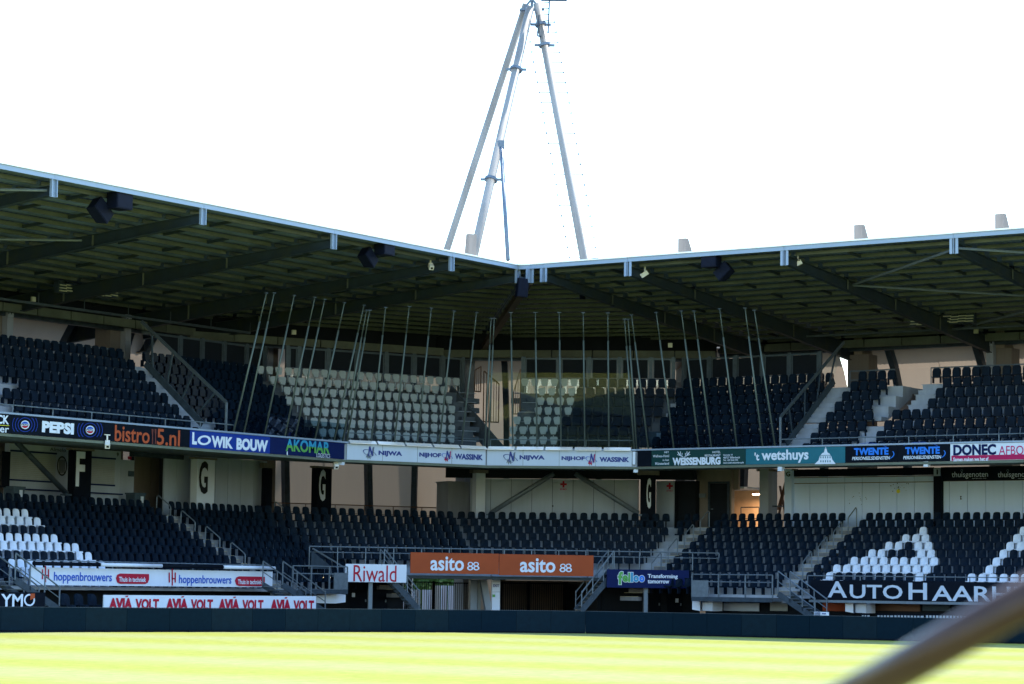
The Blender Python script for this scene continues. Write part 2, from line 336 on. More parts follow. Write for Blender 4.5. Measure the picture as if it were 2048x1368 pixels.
# ------------------------------------------------------------------ terraces, decks, soffits of one stand segment
def step_profile(ks, o_of, z_of, tread, base_o, base_z, back_o):
    """ks from front to back; closed profile of a stepped slab"""
    pts = []
    for k in ks:
        of = o_of(k) - tread + .30; pts += [(of, z_of(k))] if not pts else [(of, pts[-1][1]), (of, z_of(k))]
    zt = pts[-1][1]; pts += [(back_o, zt), (back_o, zt-.45)]
    for (o_, z_) in base_z: pts.append((o_, z_))
    return pts
STANDS = {}
for sg in 'LABR':
    org = (smin(sg, 0) if sg != 'L' else 50, 0, 0)
    t = STANDS[sg] = Thing('grandstand', {'L': 'long left grandstand with black seats over two tiers', 'A': 'narrow angled grandstand bay left of the corner middle with pale upper seats',
        'B': 'narrow angled grandstand bay right of the corner middle above the exit tunnel', 'R': 'long right grandstand with black seats over two tiers'}[sg], 'grandstand', sg, org)
    # lower terrace, rows 6..0 (front to back)
    ks = list(range(6, -1, -1))
    p = step_profile(ks, lo, lz, LT, 0, [(lo(6)-.3, lz(6)-.5), (lo(6)-.45, lz(6)-.5)], LO0+1.1)
    t.part('lower_terrace', MB().prof(sg, p), M['concrete'])
    if sg in 'LR':
        ks = [9, 8, 7]
        p = step_profile(ks, lo, lz, LT, 0, [(lo(7), lz(9)-.13), (lo(9)-.45, lz(9)-.13)], lo(7)+.299)
        p = [(o_, z_) for o_, z_ in p]
        lims = (50, hit('L', lo(9), 672, 1130)[0]) if sg == 'L' else (hit('R', lo(9), 1395, 1130)[0], 34)
        t.part('front_terrace', MB().prof(sg, p, *lims), M['concrete'])
        # wall under the terrace (dark dugout recess)
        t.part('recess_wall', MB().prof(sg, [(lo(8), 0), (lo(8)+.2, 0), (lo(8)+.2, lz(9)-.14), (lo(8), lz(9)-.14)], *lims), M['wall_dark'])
    # concourse floor
    t.part('concourse_floor', MB().prof(sg, [(LO0+1.1, LZ0-.02), (17.0, LZ0-.02), (17.0, LZ0-.4), (LO0+1.1, LZ0-.4)]), M['concrete'])
    # upper terrace
    portal = None
    cuts = {'L': [(8, None, None)], 'A': [(8, None, None)],
            'B': [(2, None, None), (8, hit('B', uo(4), 1034, 800)[0], None)],
            'R': [(4, None, None), (8, None, hit('R', uo(6), 1800, 780)[0]), (8, hit('R', uo(6), 1840, 780)[0], None)]}[sg]
    for n_, (top, a_, b_) in enumerate(cuts):
        k0 = 0 if n_ == 0 else cuts[0][0]
        ks = list(range(k0, top))
        p = step_profile(ks, uo, uz, UT, 0, [(uo(top-1)+.3, uz(top-1)-.6), (uo(k0)+.1, uz(k0)-.19), (uo(k0)-.45, uz(k0)-.19)] if k0 == 0 or True else [], uo(top-1)+(.55 if top == 8 else .3))
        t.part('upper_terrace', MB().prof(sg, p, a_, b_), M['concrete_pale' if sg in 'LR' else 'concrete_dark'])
        if top == 8: t.part('upper_walkway', MB().prof(sg, [(uo(7)+.55, uz(7)-.01), (PYL[sg]+1.3, uz(7)-.01), (PYL[sg]+1.3, uz(7)-.3), (uo(7)+.55, uz(7)-.3)], a_, b_), M['concrete'])
    # parapet and beam behind the fascia boards
    t.part('fascia_beam', MB().prof(sg, [(.06, BZ0-.02), (.32, BZ0-.02), (.32, BZ1-.03), (.06, BZ1-.03)]), M['concrete'])
    t.part('top_flange', MB().prof(sg, [(-.06, BZ1+.012), (.36, BZ1+.012), (.36, BZ1+.085), (-.06, BZ1+.085)]), M['edge'])
    if sg in 'BR': t.part('dark_beam', MB().prof(sg, [(9.35, 7.27), (9.5, 7.27), (9.5, 8.0), (9.35, 8.0)], None, None if sg == 'B' else hit('R', 9.4, 1392, 950)[0]), M['wall_dark'])
    t.part('soffit', MB().prof(sg, [(.0, BZ0-.12), (1.5, BZ0-.12), (11, BZ0+.42), (11, BZ0+.52), (1.5, BZ0-.02), (.0, BZ0-.02)]), M['soffit'])
    # eaves beam carried by the pylons behind the upper tier
    po = PYL[sg]; ez = {'L': 13.75, 'A': 13.6, 'B': 13.6, 'R': 14.05}[sg]
    t.part('eaves_beam', MB().prof(sg, [(po-.2, ez), (po+.1, ez), (po+.1, ez+.5), (po-.2, ez+.5)]), M['steel_dark'])
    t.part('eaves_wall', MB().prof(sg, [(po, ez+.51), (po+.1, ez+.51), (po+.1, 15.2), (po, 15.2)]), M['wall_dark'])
    a_ = smin(sg, po) if sg != 'L' else 60; b_ = smax(sg, po); n_ = max(2, int((b_-a_)/2.1))
    for i_ in range(n_): t.part('duct', MB().box(a_+(b_-a_)*i_/n_+.03, a_+(b_-a_)*(i_+1)/n_-.03, po-.9, po-.6, ez+.12, ez+.5), M['soffit'])
# ------------------------------------------------------------------ curved outer cladding with ribs
FPROF = [(15.3, 0.0), (16.4, 3.0), (17.2, 6.0), (17.4, 8.5), (16.9, 11.0), (15.9, 13.2), (14.9, 14.6)]
def facade(sg, off, gaps=()):
    t = Thing('outer_facade', {'L': 'beige translucent outer cladding curving behind the left grandstand', 'A': 'beige translucent outer cladding behind the angled bay left of the corner middle',
        'B': 'beige translucent outer cladding behind the angled bay right of the corner middle', 'R': 'beige translucent outer cladding curving behind the right grandstand'}[sg], 'facade', sg, (smin(sg, 16+off) if sg != 'L' else 50, 16+off, 0))
    a, b = smin(sg, 16.5+off), smax(sg, 16.5+off); n = max(2, round((b-a)/2.4))
    for i in range(n):
        s0, s1 = a+(b-a)*i/n-.03*(i % 2), a+(b-a)*(i+1)/n+.03*(i % 2)
        s1f = s1; gp = any(s0 < g < s1 for g in gaps)
        mb = MB()
        for (o0, z0), (o1, z1) in list(zip(FPROF, FPROF[1:]))[1 if sg == 'A' or (sg == 'B' and i == 0) or (sg == 'L' and i > n-4) else 0:]:
            s1 = s0 + (s1f-s0)*.74 if gp and z0 > 8 else s1f
            n0 = len(mb.v); e0, e1 = (i == 0), (i == n-1)
            def S(s, o, first, last): return smin(sg, o) if first and sg != 'L' else (smax(sg, o) if last and sg != 'R' else s)
            mb.v += [(S(s0, o0+off, e0, False), o0+off, z0), (S(s1, o0+off, False, e1), o0+off, z0), (S(s1, o1+off, False, e1), o1+off, z1), (S(s0, o1+off, e0, False), o1+off, z1)]
            mb.f.append((n0, n0+1, n0+2, n0+3))
        mb.v = [(x_, y_+.03*(i % 2), z_) for x_, y_, z_ in mb.v]; t.part('cladding_panel', mb, M['facade'])
        if i % 2 == 0:
            rb = MB(); sm = s0
            for (o0, z0), (o1, z1) in zip(FPROF, FPROF[1:]): rb.bar((sm, o0+off-.28, z0), (sm, o1+off-.28, z1), .34, .5) if False else rb.bar((sm, o0+off-.3, z0), (sm, o1+off-.3, z1), .30, .42)
            t.part('rib', rb, M['steel_dark'])
for sg, off in (('L', 1.5), ('A', 1.5), ('B', 1.5), ('R', 1.5)):
    facade(sg, off, [hit('R', 17+off, 1672, 740)[0]] if sg == 'R' else ())
# ------------------------------------------------------------------ pylons and columns
def pylon(sg, x, o, w, ztop, label, zbase=0, wl=.5, mt='concrete_brown', sign=None, xs=None, fin=False):
    s = hit(sg, o, x, 700)[0]
    t = Thing('pylon', label, 'pylon', sg, (s, o, zbase), 'concrete pylons of the upper stands')
    t.part('shaft', MB().box(s-w/2, s+w/2, o, o+1.0, zbase, ztop-.01), M[mt])
    if fin: t.part('fin', MB().poly([(s-w/2+.05, ztop), (s+w/2-.05, ztop), (s+w/2-.05, ztop+3), (s-w/2+.05, ztop+3)], o+.1, o+.5) if False else
                   MB().add([(s-.24, o, ztop), (s+.24, o, ztop), (s+.24, o+(4.6 if sg == 'R' else 1.2), ztop), (s-.24, o+(4.6 if sg == 'R' else 1.2), ztop), (s-.24, o, 20.62), (s+.24, o, 20.62), (s+.24, o+.3, 20.62), (s-.24, o+.3, 20.62)],
                            [(0, 1, 2, 3), (4, 5, 6, 7), (0, 1, 5, 4), (1, 2, 6, 5), (2, 3, 7, 6), (3, 0, 4, 7)]), M['fin'])
    if sign:
        txt, xc, yc = sign
        ss, zz = hit(sg, o-.35, xc, yc)
        t.part('sign_post', MB().box(ss-.19, ss+.19, o-.33, o-.01, uz(7), zz+.28), M['concrete_pale'])
        t.part('sign_plate', MB().box(ss-.17, ss+.17, o-.36, o-.332, zz-.22, zz+.22), M['wall_white'])
        text(t, txt, o-.37, xc-5, xc+5, yc-4.5, yc+4.5, M['black_print'], bold=.02)
    return t
pylon('L', 5, 12.5, .9, 13.9, 'brown concrete pylon with FF sign at the far left of the upper tier', sign=('FF', 22, 624))
pylon('L', 236, 12.5, 1.1, 13.9, 'brown concrete pylon with GG sign behind the left upper seats', sign=('GG', 258, 641))
pylon('L', 549, 12.3, .6, 13.9, 'pale concrete pylon with GG sign left of the white upper seats', sign=('GG', 543, 690))
pylon('A', 942, 13.9, .5, 13.9, 'concrete pylon beside the corner stair opening', mt='concrete_pale', fin=True)
pylon('R', 1362, 15.7, .6, 13.9, 'concrete pylon between corner and right grandstand', mt='concrete_pale', fin=True)
pylon('R', 1716, 15.7, 1.2, 13.9, 'brown concrete pylon left of the right upper seat opening', fin=True)
pylon('R', 2000, 15.7, 1.2, 13.9, 'brown concrete pylon with II sign behind the right upper seats', sign=('II', 1979, 683), fin=True)
# lower columns
def column(sg, x0, x1, o, ytop, label, m, letter=None, lm=None, side=None, depth=.6, yl=None):
    s0, z1 = hit(sg, o, x0, ytop); s1 = hit(sg, o, x1, ytop)[0]
    t = Thing('column', label, 'column', sg, ((s0+s1)/2, o, LZ0), 'columns behind the lower tier')
    t.part('shaft', MB().box(s0, s1, o, o+depth, LZ0, z1), M[m])
    t.part('column_head', MB().box(s0-.18, s1+.18, o+.01, o+depth-.02, z1+.005, BZ0+.2), M['concrete_brown'])
    if letter:
        lx0, lx1, ly0, ly1 = yl
        text(t, letter, o-.03, lx0, lx1, ly0, ly1, M[lm], bold=.03, name='letter')
    return t
column('L', 150, 184, 8.0, 900, 'black column with large white letter F', 'board_black', 'F', 'white_print', yl=(152, 170, 903, 973), depth=.4)
column('L', 395, 430, 8.0, 918, 'white column with large black letter G', 'board_white', 'G', 'black_print', yl=(398, 416, 922, 988), depth=.4)
column('L', 636, 664, 8.0, 936, 'black column with white letter G left of the brown wall opening', 'board_black', 'G', 'white_print', yl=(638, 651, 939, 1002), depth=.4)
column('A', 953, 971, 8.0, 946, 'plain white column in the corner middle', 'board_white', depth=.4)
column('B', 1281, 1311, 8.4, 950, 'black column with narrow white letter G right of the white corner wall', 'board_black', 'G', 'white_print', yl=(1293, 1302, 956, 1017), depth=.5)
column('R', 1569, 1583, 9.2, 938, 'pale post with small black letter G at the left end of the white wall', 'wall_blue', 'G', 'black_print', yl=(1572, 1580.5, 943, 953), depth=.4)
column('R', 1867, 1881.5, 9.2, 936, 'dark post with letter I on a white plate', 'board_black', depth=.4)
t = Thing('column_plate', 'white plate with letter I on top of the dark post', 'sign', 'R', (hit('R', 9.1, 1874, 944)[0], 9.15, 6))
s0, s1, z0, z1 = span('R', 9.15, 1867.5, 1881, 936.5, 952)
t.part('plate', MB().box(s0, s1, 9.14, 9.18, z0, z1), M['wall_white']); text(t, 'I', 9.12, 1873, 1876, 939, 949, M['black_print'], bold=.02)
column('R', 1519, 1537, 9.6, 938, 'grey concrete column beside the lit room', 'concrete_pale', depth=.9)
column('L', 533, 545, 8.6, 936, 'slim black column at the end of the pale left wall', 'board_black', depth=.3)
# ------------------------------------------------------------------ roofs
CX, CY = 94.2, 64.5            # plan of the inner roof corner
RZ, RS = 16.42, .073           # height of the leading edge (top), fall per metre towards the back
RD = 24.0
def rz(r): return RZ - .08 - RS*r
ROOF = {'L': dict(o0=-6.4, lo=50, hi=94.2), 'R': dict(o0=-5.8, lo=-1.9, hi=34)}
def roofpt(kind, s, r):
    """world plan point of the roof: kind L/R/K; K = corner, s in 0..2 over the two half sectors"""
    if kind == 'L': return Vector((s, 64.9+r))
    if kind == 'R': return Vector((94.2+r, 62.1-s))
    dirs = [Vector((0, 1)), Vector((.7071, .7071)), Vector((1, 0))]
    base = [Vector((94.2, 64.9)), Vector((94.2, 64.4)), Vector((94.2, 64.0))]
    i = min(1, int(s)); f = s-i
    a = base[i]+dirs[i]*r; b = base[i+1]+dirs[i+1]*r
    return a*(1-f)+b*f
def roofsection(kind, slist, label, nrib):
    t = Thing('stand_roof', label, 'roof', 'W', (*roofpt(kind, slist[0], 0), RZ))
    def P(s, r, z): q = roofpt(kind, s, r); return (q.x, q.y, z)
    # purlins
    rs = [.75+1.25*i for i in range(19)]
    for ri, r in enumerate(rs):
        for a, b in zip(slist, slist[1:]):
            if kind == 'K': e = .02*0
            p, q = Vector(P(a, r, rz(r)-.08)), Vector(P(b, r, rz(r)-.08)); d = (q-p).normalized(); p += d*.12; q -= d*.12
            mb = MB(); n = d.cross(Vector((0, 0, 1)))
            mb.bar(p, q, .03, .13)
            mb.bar(p+n*.05+Vector((0, 0, .06)), q+n*.05+Vector((0, 0, .06)), .09, .02); mb.bar(p-n*.05-Vector((0, 0, .06)), q-n*.05-Vector((0, 0, .06)), .09, .02)
            t.part('purlin', mb, M['purlin'])
    # rafters: tapered I beams below the purlins
    for k, s in enumerate(slist):
        if kind == 'K' and k in (0, 2): continue
        a, b = Vector(P(s, .12, 0)), Vector(P(s, RD-.5, 0)); d = (b-a).normalized(); n = Vector((-d.y, d.x, 0))
        mb = MB()
        def web(z0a, z1a, z0b, z1b, w):
            v = []
            for q, zz in ((a, (z0a, z1a)), (b, (z0b, z1b))):
                for z in zz:
                    for sgn in (-1, 1): v.append((q.x+n.x*w*sgn, q.y+n.y*w*sgn, z))
            mb.add(v, [(0, 1, 3, 2), (4, 6, 7, 5), (0, 4, 5, 1), (2, 3, 7, 6), (0, 2, 6, 4), (1, 5, 7, 3)])
        zt, zu = rz(0)-.29, rz(RD)-.29
        web(zt-.34, zt-.02, zu-.85, zu-.02, .012); web(zt-.02, zt, zu-.02, zu, .13); web(zt-.37, zt-.34, zu-.88, zu-.85, .13)
        rf = t.part('rafter', mb, M['rafter_rust' if kind == 'K' else 'rafter'])
        # bracket at the leading edge
        bk = MB(); q = a-d*.16
        for sgn in (-1, 1): bk.bar(q+n*.13*sgn+Vector((0, 0, rz(0)-.05)), q+n*.13*sgn+Vector((0, 0, zt-.42)), .03, .12)
        bk.bar(q+Vector((0, 0, rz(0)-.05))+d*.05, q+Vector((0, 0, zt-.42))+d*.05, .24, .02)
        t.part('end_bracket', bk, M['edge'], rf)
        st = MB()
        for rr in (5.6, 10.4, 15.2):
            q = a+d*rr; z = rz(rr)
            for sgn in (-1, 1): st.bar(q+n*.08*sgn+Vector((0, 0, z-.3)), q+n*.08*sgn+Vector((0, 0, z-.3-.34-.022*rr)), .10, .02)
        t.part('stiffener', st, M['purlin'], rf)
    # corrugated sheet
    mb = MB(); rows = [0, RD/2, RD]
    s0, s1 = slist[0], slist[-1]; n = nrib; v = []
    for i in range(n*4+1):
        s = s0+(s1-s0)*i/(n*4); h = .045 if i % 4 in (0, 1) else 0
        for r in rows: v.append(P(s, r, rz(r)+.02+h))
    f = []
    for i in range(n*4):
        for j in range(2): a_ = i*3+j; f.append((a_, a_+1, a_+4, a_+3))
    mb.add(v, f); sh = t.part('roof_sheet', mb, M['sheet'])
    top = MB(); v = []
    for s in slist if kind != 'K' else (0, 1, 2):
        for r in (0, RD): v.append(P(s, r, rz(r)+.13))
    f = [(2*i, 2*i+1, 2*i+3, 2*i+2) for i in range(len(v)//2-1)]
    top.add(v, f); t.part('roof_membrane', top, M['edge_white'])
    # edge beam with capping, one piece per bay
    ss = slist if kind != 'K' else (0, 1, 2)
    for a, b in zip(ss, ss[1:]):
        p, q = Vector(P(a, -.05, rz(0)+.02)), Vector(P(b, -.05, rz(0)+.02)); d = (q-p).normalized(); pp, qq = p+d*.006, q-d*.006
        t.part('edge_beam', MB().bar(pp, qq, .07, .18), M['edge'])
        t.part('edge_capping', MB().bar(pp+Vector((0, 0, .13)), qq+Vector((0, 0, .125)), .18, .065), M['edge_white'])
    # secondary cross members between purlins
    cm = MB()
    for a, b in zip(slist, slist[1:]):
        for f_ in ((.33, .66) if kind != 'K' else (.5,)):
            s = a+(b-a)*f_
            for r in rs[:-1:2]: cm.bar(P(s, r+.05, rz(r)-.13), P(s, r+1.2, rz(r+1.2)-.13), .06, .12)
    t.part('tie', cm, M['rafter'])
    return t
LB = [50, 56.4, 64.44, 72.5, 80.6, 88.9, 94.05]
RB = [-1.4, 3.12, 11.0, 18.85, 26.7, 34]
roofL = roofsection('L', LB, 'dark underside of the sloping roof over the left grandstand', 170)
roofR = roofsection('R', RB, 'dark underside of the sloping roof over the right grandstand', 140)
# corner roof: two half sectors
roofK = Thing('stand_roof', 'fan-shaped roof over the corner between the two grandstands', 'roof', 'W', (94.2, 64.5, RZ))
def corner():
    t = roofK; ksl = [0, 1, 2]
    base = lambda i: [Vector((94.05, 64.9)), Vector((94.2, 64.3)), Vector((94.2, 63.5))][i]
    dirs = [Vector((0, 1)), Vector((.74, .67)).normalized(), Vector((1, 0))]
    P = lambda i, r, z: Vector((*(base(i)+dirs[i]*r), z))
    for r in [.75+1.25*i for i in range(18)]:
        for i in (0, 1):
            p, q = P(i, r, rz(r)-.08), P(i+1, r, rz(r)-.08); d = (q-p).normalized(); n = d.cross(Vector((0, 0, 1))); p += d*.13; q -= d*.13
            mb = MB(); mb.bar(p, q, .03, .13); mb.bar(p+n*.05+Vector((0, 0, .06)), q+n*.05+Vector((0, 0, .06)), .09, .02); mb.bar(p-n*.05-Vector((0, 0, .06)), q-n*.05-Vector((0, 0, .06)), .09, .02)
            t.part('purlin', mb, M['purlin'])
    a, b = P(1, .12, 0), P(1, 19.5, 0); d = (b-a).normalized(); n = Vector((-d.y, d.x, 0)); mb = MB()
    zt, zu = rz(0)-.29, rz(19.5)-.29
    mb.bar(a+Vector((0, 0, zt-.2)), b+Vector((0, 0, zu-.45)), .024, .5); mb.bar(a+Vector((0, 0, zt-.46)), b+Vector((0, 0, zu-.71)), .30, .03)
    rf = t.part('hip_rafter', mb, M['rafter_rust'])
    bk = MB(); q = a-d*.2
    for sgn in (-1, 1): bk.bar(q+n*.13*sgn+Vector((0, 0, rz(0)-.05)), q+n*.13*sgn+Vector((0, 0, zt-.42)), .03, .12)
    bk.bar(q+Vector((0, 0, rz(0)-.05)), q+Vector((0, 0, zt-.42)), .24, .02); t.part('end_bracket', bk, M['edge'], rf)
    for i in (0, 1):
        mb = MB(); nr = 60; v = []; f = []
        for j in range(nr*2+1):
            w = j/(nr*2); h = .045 if j % 2 else 0
            for r in (0, 11, 23):
                q = P(i, r, 0)*(1-w)+P(i+1, r, 0)*w; v.append((q.x, q.y, rz(r)+.02+h))
        for j in range(nr*2):
            for e in range(2): a_ = j*3+e; f.append((a_, a_+1, a_+4, a_+3))
        t.part('roof_sheet', MB().add(v, f), M['sheet'])
        t.part('roof_membrane', MB().add([tuple(P(i, 0, rz(0)+.13)), tuple(P(i, 24, rz(24)+.13)), tuple(P(i+1, 24, rz(24)+.13)), tuple(P(i+1, 0, rz(0)+.13))], [(0, 1, 2, 3)]), M['edge_white'])
        p, q = P(i, -.05, rz(0)+.02), P(i+1, -.05, rz(0)+.02)
        t.part('edge_beam', MB().bar(p, q, .07, .18), M['edge']); t.part('edge_capping', MB().bar(p+Vector((0, 0, .13)), q+Vector((0, 0, .125)), .18, .065), M['edge_white'])
corner()
# wind bracing rods
def rods(kind, pts, label):
    mb = MB()
    for (s0, r0), (s1, r1) in pts:
        a = roofpt(kind, s0, r0); b = roofpt(kind, s1, r1)
        mb.tube((a.x, a.y, rz(r0)-.42), (b.x, b.y, rz(r1)-.42), .055, 6)
    o = single('wind_brace', mb, M['steel'], label, 'brace')
rods('R', [((18.85, .3), (11.0, 6.3)), ((18.85, .3), (26.7, 6.3)), ((11.0, 6.4), (18.85, 12.2)), ((26.7, 6.4), (18.85, 12.2)), ((11.0, 18.0), (18.85, 12.4))], 'thin crossed bracing rods under the right roof')
rods('L', [((64.44, 12.3), (72.5, 6.4)), ((64.44, 12.3), (72.5, 18.2)), ((64.44, .3), (56.4, 6.4)), ((64.44, 12.3), (56.4, 6.4))], 'thin crossed bracing rods under the left roof')
# ================================================================== seats
def seat_lower():
    m = MB(); n = 8                                        # arched back shell, slightly cupped
    W, H0, H1 = .178, .37, .70
    pr = [(-W, H0), (-W, .53)] + [(-W*math.copysign(abs(math.cos(math.pi*i/n))**.65, math.cos(math.pi*i/n)), .53+(H1-.53)*math.sin(math.pi*i/n)**.75) for i in range(1, n)] + [(W, .53), (W, H0)]
    k = len(pr)
    def yy(a, c, t): return .02 + .12*(c-H0) - .05*(1-(a/W)**2)*0 + .045*(1-(a/W)**2) + t - .12
    v = [(a, yy(a, c, 0), c) for a, c in pr] + [(a, yy(a, c, .035), c) for a, c in pr] + [(0, yy(0, .55, 0), .55), (0, yy(0, .55, .035), .55)]
    f = []
    for i in range(k):
        j = (i+1) % k; f += [(i, j, k+j, k+i), (j, i, 2*k), (k+i, k+j, 2*k+1)]
    m.add(v, f)
    m.box(-.195, .195, -.30, -.09, .33, .37); m.box(-.195, .195, -.325, -.302, .30, .37); m.box(-.03, .03, -.2, .02, .0, .325)
    return m
def seat_upper():
    m = MB()
    pts = [(-.17, .34), (-.205, .50), (-.205, .66), (-.18, .75), (-.12, .79), (.12, .79), (.18, .75), (.205, .66), (.205, .50), (.17, .34)]
    m.poly(pts, -.06, -.02); m.box(-.18, .18, -.14, -.07, .36, .66); m.box(-.2, -.17, -.12, .06, .1, .4); m.box(.17, .2, -.12, .06, .1, .4)
    m.poly([(-.15, .46), (-.15, .70), (.15, .70), (.15, .46)], -.075, -.061)
    return m
def seat_upper_pale():
    m = MB()
    pts = [(-.12, .40), (-.175, .60), (-.185, .68), (-.16, .74), (-.11, .765), (.11, .765), (.16, .74), (.185, .68), (.175, .60), (.12, .40)]
    m.poly(pts, -.06, -.02); m.box(-.02, .02, -.04, .05, .05, .36); m.poly([(-.11, .39), (-.14, .52), (.14, .52), (.11, .39)], -.12, -.07)
    return m
def seatmesh(name, mb, m):
    me = mb.mesh(name, (0, 0, 0)); me.materials.append(m); return me
SM = {'lb': seatmesh('seat', seat_lower(), M['seat_black']), 'lb2': seatmesh('seat', seat_lower(), M['seat_black_old']), 'lw': seatmesh('seat', seat_lower(), M['seat_white']),
      'ub': seatmesh('seat', seat_upper(), M['seat_black']), 'uw': seatmesh('seat', seat_upper_pale(), M['seat_cream'])}
SEATS = []
def hs(seg, o, x, y): return hit(seg, o, x, y)[0]
def rowseats(tier, seg, k, a, b, pitch, block, kind, frm, white=None):
    """seats from a to b (metres along the stand) in row k; counted from 'frm' ('start'/'end')"""
    o, z = (lo(k), lz(k)) if tier == 'l' else (uo(k), uz(k))
    n = int((b-a)/pitch+.35)+1
    if n < 1: return
    for i in range(n):
        s = a+i*pitch if frm == 'start' else b-i*pitch
        x, y, d = proj(wpt(seg, s, o, z+.6))
        if x < -60 or x > 2110: continue
        kd = kind
        if white is not None: kd = 'lw' if white(k, x) else kind
        SEATS.append(dict(seg=seg, s=s, o=o, z=z, kd=kd, d=d, i=i+1, row=k, block=block, frm=frm, tier=tier, x=x, y=y))
def wl(k, x):
    R = {2: [(-99, 64)], 3: [(-99, 88)], 5: [(-99, 119)], 6: [(-99, 163)], 7: [(154, 186)], 8: [(12, 215)], 9: [(40, 56), (60, 222)]}
    return any(a <= x <= b for a, b in R.get(k, []))
def wr(k, x):
    R = {2: [(1836, 1850), (2034, 2060)], 3: [(1799, 1856), (2022, 2070)], 4: [(1765, 1802), (1824, 1860), (2004, 2050)], 5: [(1730, 1767), (1828, 1866), (1990, 2028)],
         6: [(1694, 1870), (1976, 2014)], 7: [(1659, 1875), (1960, 1999)], 8: [(1643, 1679), (1821, 1859), (1944, 2070)], 9: [(1628, 1700)]}
    return any(a <= x <= b for a, b in R.get(k, []))
y0L = lambda x: 978+.076*x
AISLE = {}
# ---- lower tier
eL1 = hs('L', lo(0), 292, 996); bL2 = hs('L', lo(0), 341, 1000); eL2 = hs('L', lo(0), 529, 1010); bL3 = hs('L', lo(0), 575, 1016)
AISLE['L'] = [((eL1+bL2)/2, 'L'), ((eL2+bL3)/2, 'L')]
eR1 = hs('R', lo(0), 1394, 1035); bR2 = hs('R', lo(0), 1450.6, 1035); eR2 = hs('R', lo(0), 1684, 1033); bR3 = hs('R', lo(0), 1741, 1032)
AISLE['R'] = [((eR1+bR2)/2, 'R'), ((eR2+bR3)/2, 'R')]
PL = .503
for k in range(0, 10):
    rowseats('l', 'L', k, 55, eL1, PL, 'lower left block', 'lb', 'end', wl)
    rowseats('l', 'L', k, bL2, eL2, PL, 'second lower left block', 'lb2', 'start')
    lim = smax('L', lo(k))-.35
    if k >= 7: lim = min(lim, hs('L', lo(9), 655, 1130))
    if k < 9 and lim > bL3: rowseats('l', 'L', k, bL3, lim, PL, 'third lower left block', 'lb2', 'start')
    a = smin('R', lo(k))+.4
    if k >= 7: a = max(a, hs('R', lo(9), 1400, 1130))
    if a < eR1: rowseats('l', 'R', k, a, eR1, .49, 'first lower right block', 'lb2', 'end')
    rowseats('l', 'R', k, bR2, eR2, .492, 'middle lower right block', 'lb', 'start')
    rowseats('l', 'R', k, bR3, 33, .492, 'far right lower block', 'lb', 'start', wr)
for k in range(0, 7):
    rowseats('l', 'A', k, smin('A', lo(k))+.45, smax('A', lo(k))-.3, .50, 'lower block left of corner middle', 'lb2', 'end')
    rowseats('l', 'B', k, smin('B', lo(k))+.35, smax('B', lo(k))-.45, .51, 'lower block above the exit tunnel', 'lb2', 'start')
# ---- upper tier
uL = hs('L', uo(4), 305, 773); uLb = hs('L', uo(4), 350, 773)
sE = {7: 235.6, 6: 259, 5: 281, 4: 303, 3: 327, 2: 350, 1: 373.5, 0: 392}
for k in range(0, 8):
    e = hs('L', uo(k), sE[k], 750); a = max(57, hs('L', uo(k), {7: -50, 6: -50, 5: -50, 4: -10, 3: 32, 2: 5, 1: 30, 0: 55}[k], 750))
    rowseats('u', 'L', k, a, e, .50, 'upper left block', 'ub', 'end')
    rowseats('u', 'L', k, uLb+.4, smax('L', uo(k))-.3, .50, 'upper left block behind the poles', 'ub', 'start')
    rowseats('u', 'A', k, smin('A', uo(k))+.35, hs('A', uo(k), {7: 911, 6: 886, 5: 897}.get(k, 903), 800), .49, 'pale left corner block', 'uw', 'end')
    # corner right: pale then black
    b0 = {7: 1050, 6: 1084, 5: 1081, 4: 1077, 3: 1035, 2: 1027, 1: 1027, 0: 1027}[k]; b1 = {7: 1157, 6: 1152, 5: 1147, 4: 1146, 3: 1124, 2: 1120, 1: 1119, 0: 1119}[k]
    a = hs('B', uo(k), b0, 800); m_ = hs('B', uo(k), b1, 800); e = smax('B', uo(k))-.3
    n = int((m_-a)/.49+.3)
    rowseats('u', 'B', k, a, a+.49*n-.1, .49, 'pale right corner block', 'uw', 'start')
    rowseats('u', 'B', k, a+.49*(n+1)-.05, e, .49, 'black upper block right of the pale corner seats', 'ub', 'start')
    rowseats('u', 'R', k, smin('R', uo(k))+.4, hs('R', uo(3), 1600, 830), .49, 'upper right block behind the poles', 'ub', 'end')
    r3 = {7: (1727, 1786), 6: (1710, 1770), 5: (1694, 1755), 4: (1679, 1737), 3: (1662, 1740), 2: (1647, 1724), 1: (1631, 1707), 0: (1614, 1692)}[k]
    rowseats('u', 'R', k, hs('R', uo(k), r3[0], 800), hs('R', uo(k), r3[1], 800), .495, 'small upper block left of the right stair', 'ub', 'start')
    r4 = {7: 1875, 6: 1896, 5: 1881, 4: 1866, 3: 1794, 2: 1778, 1: 1762, 0: 1746}[k]
    rowseats('u', 'R', k, hs('R', uo(k), r4, 800), 33, .495, 'far right upper block', 'ub', 'start')
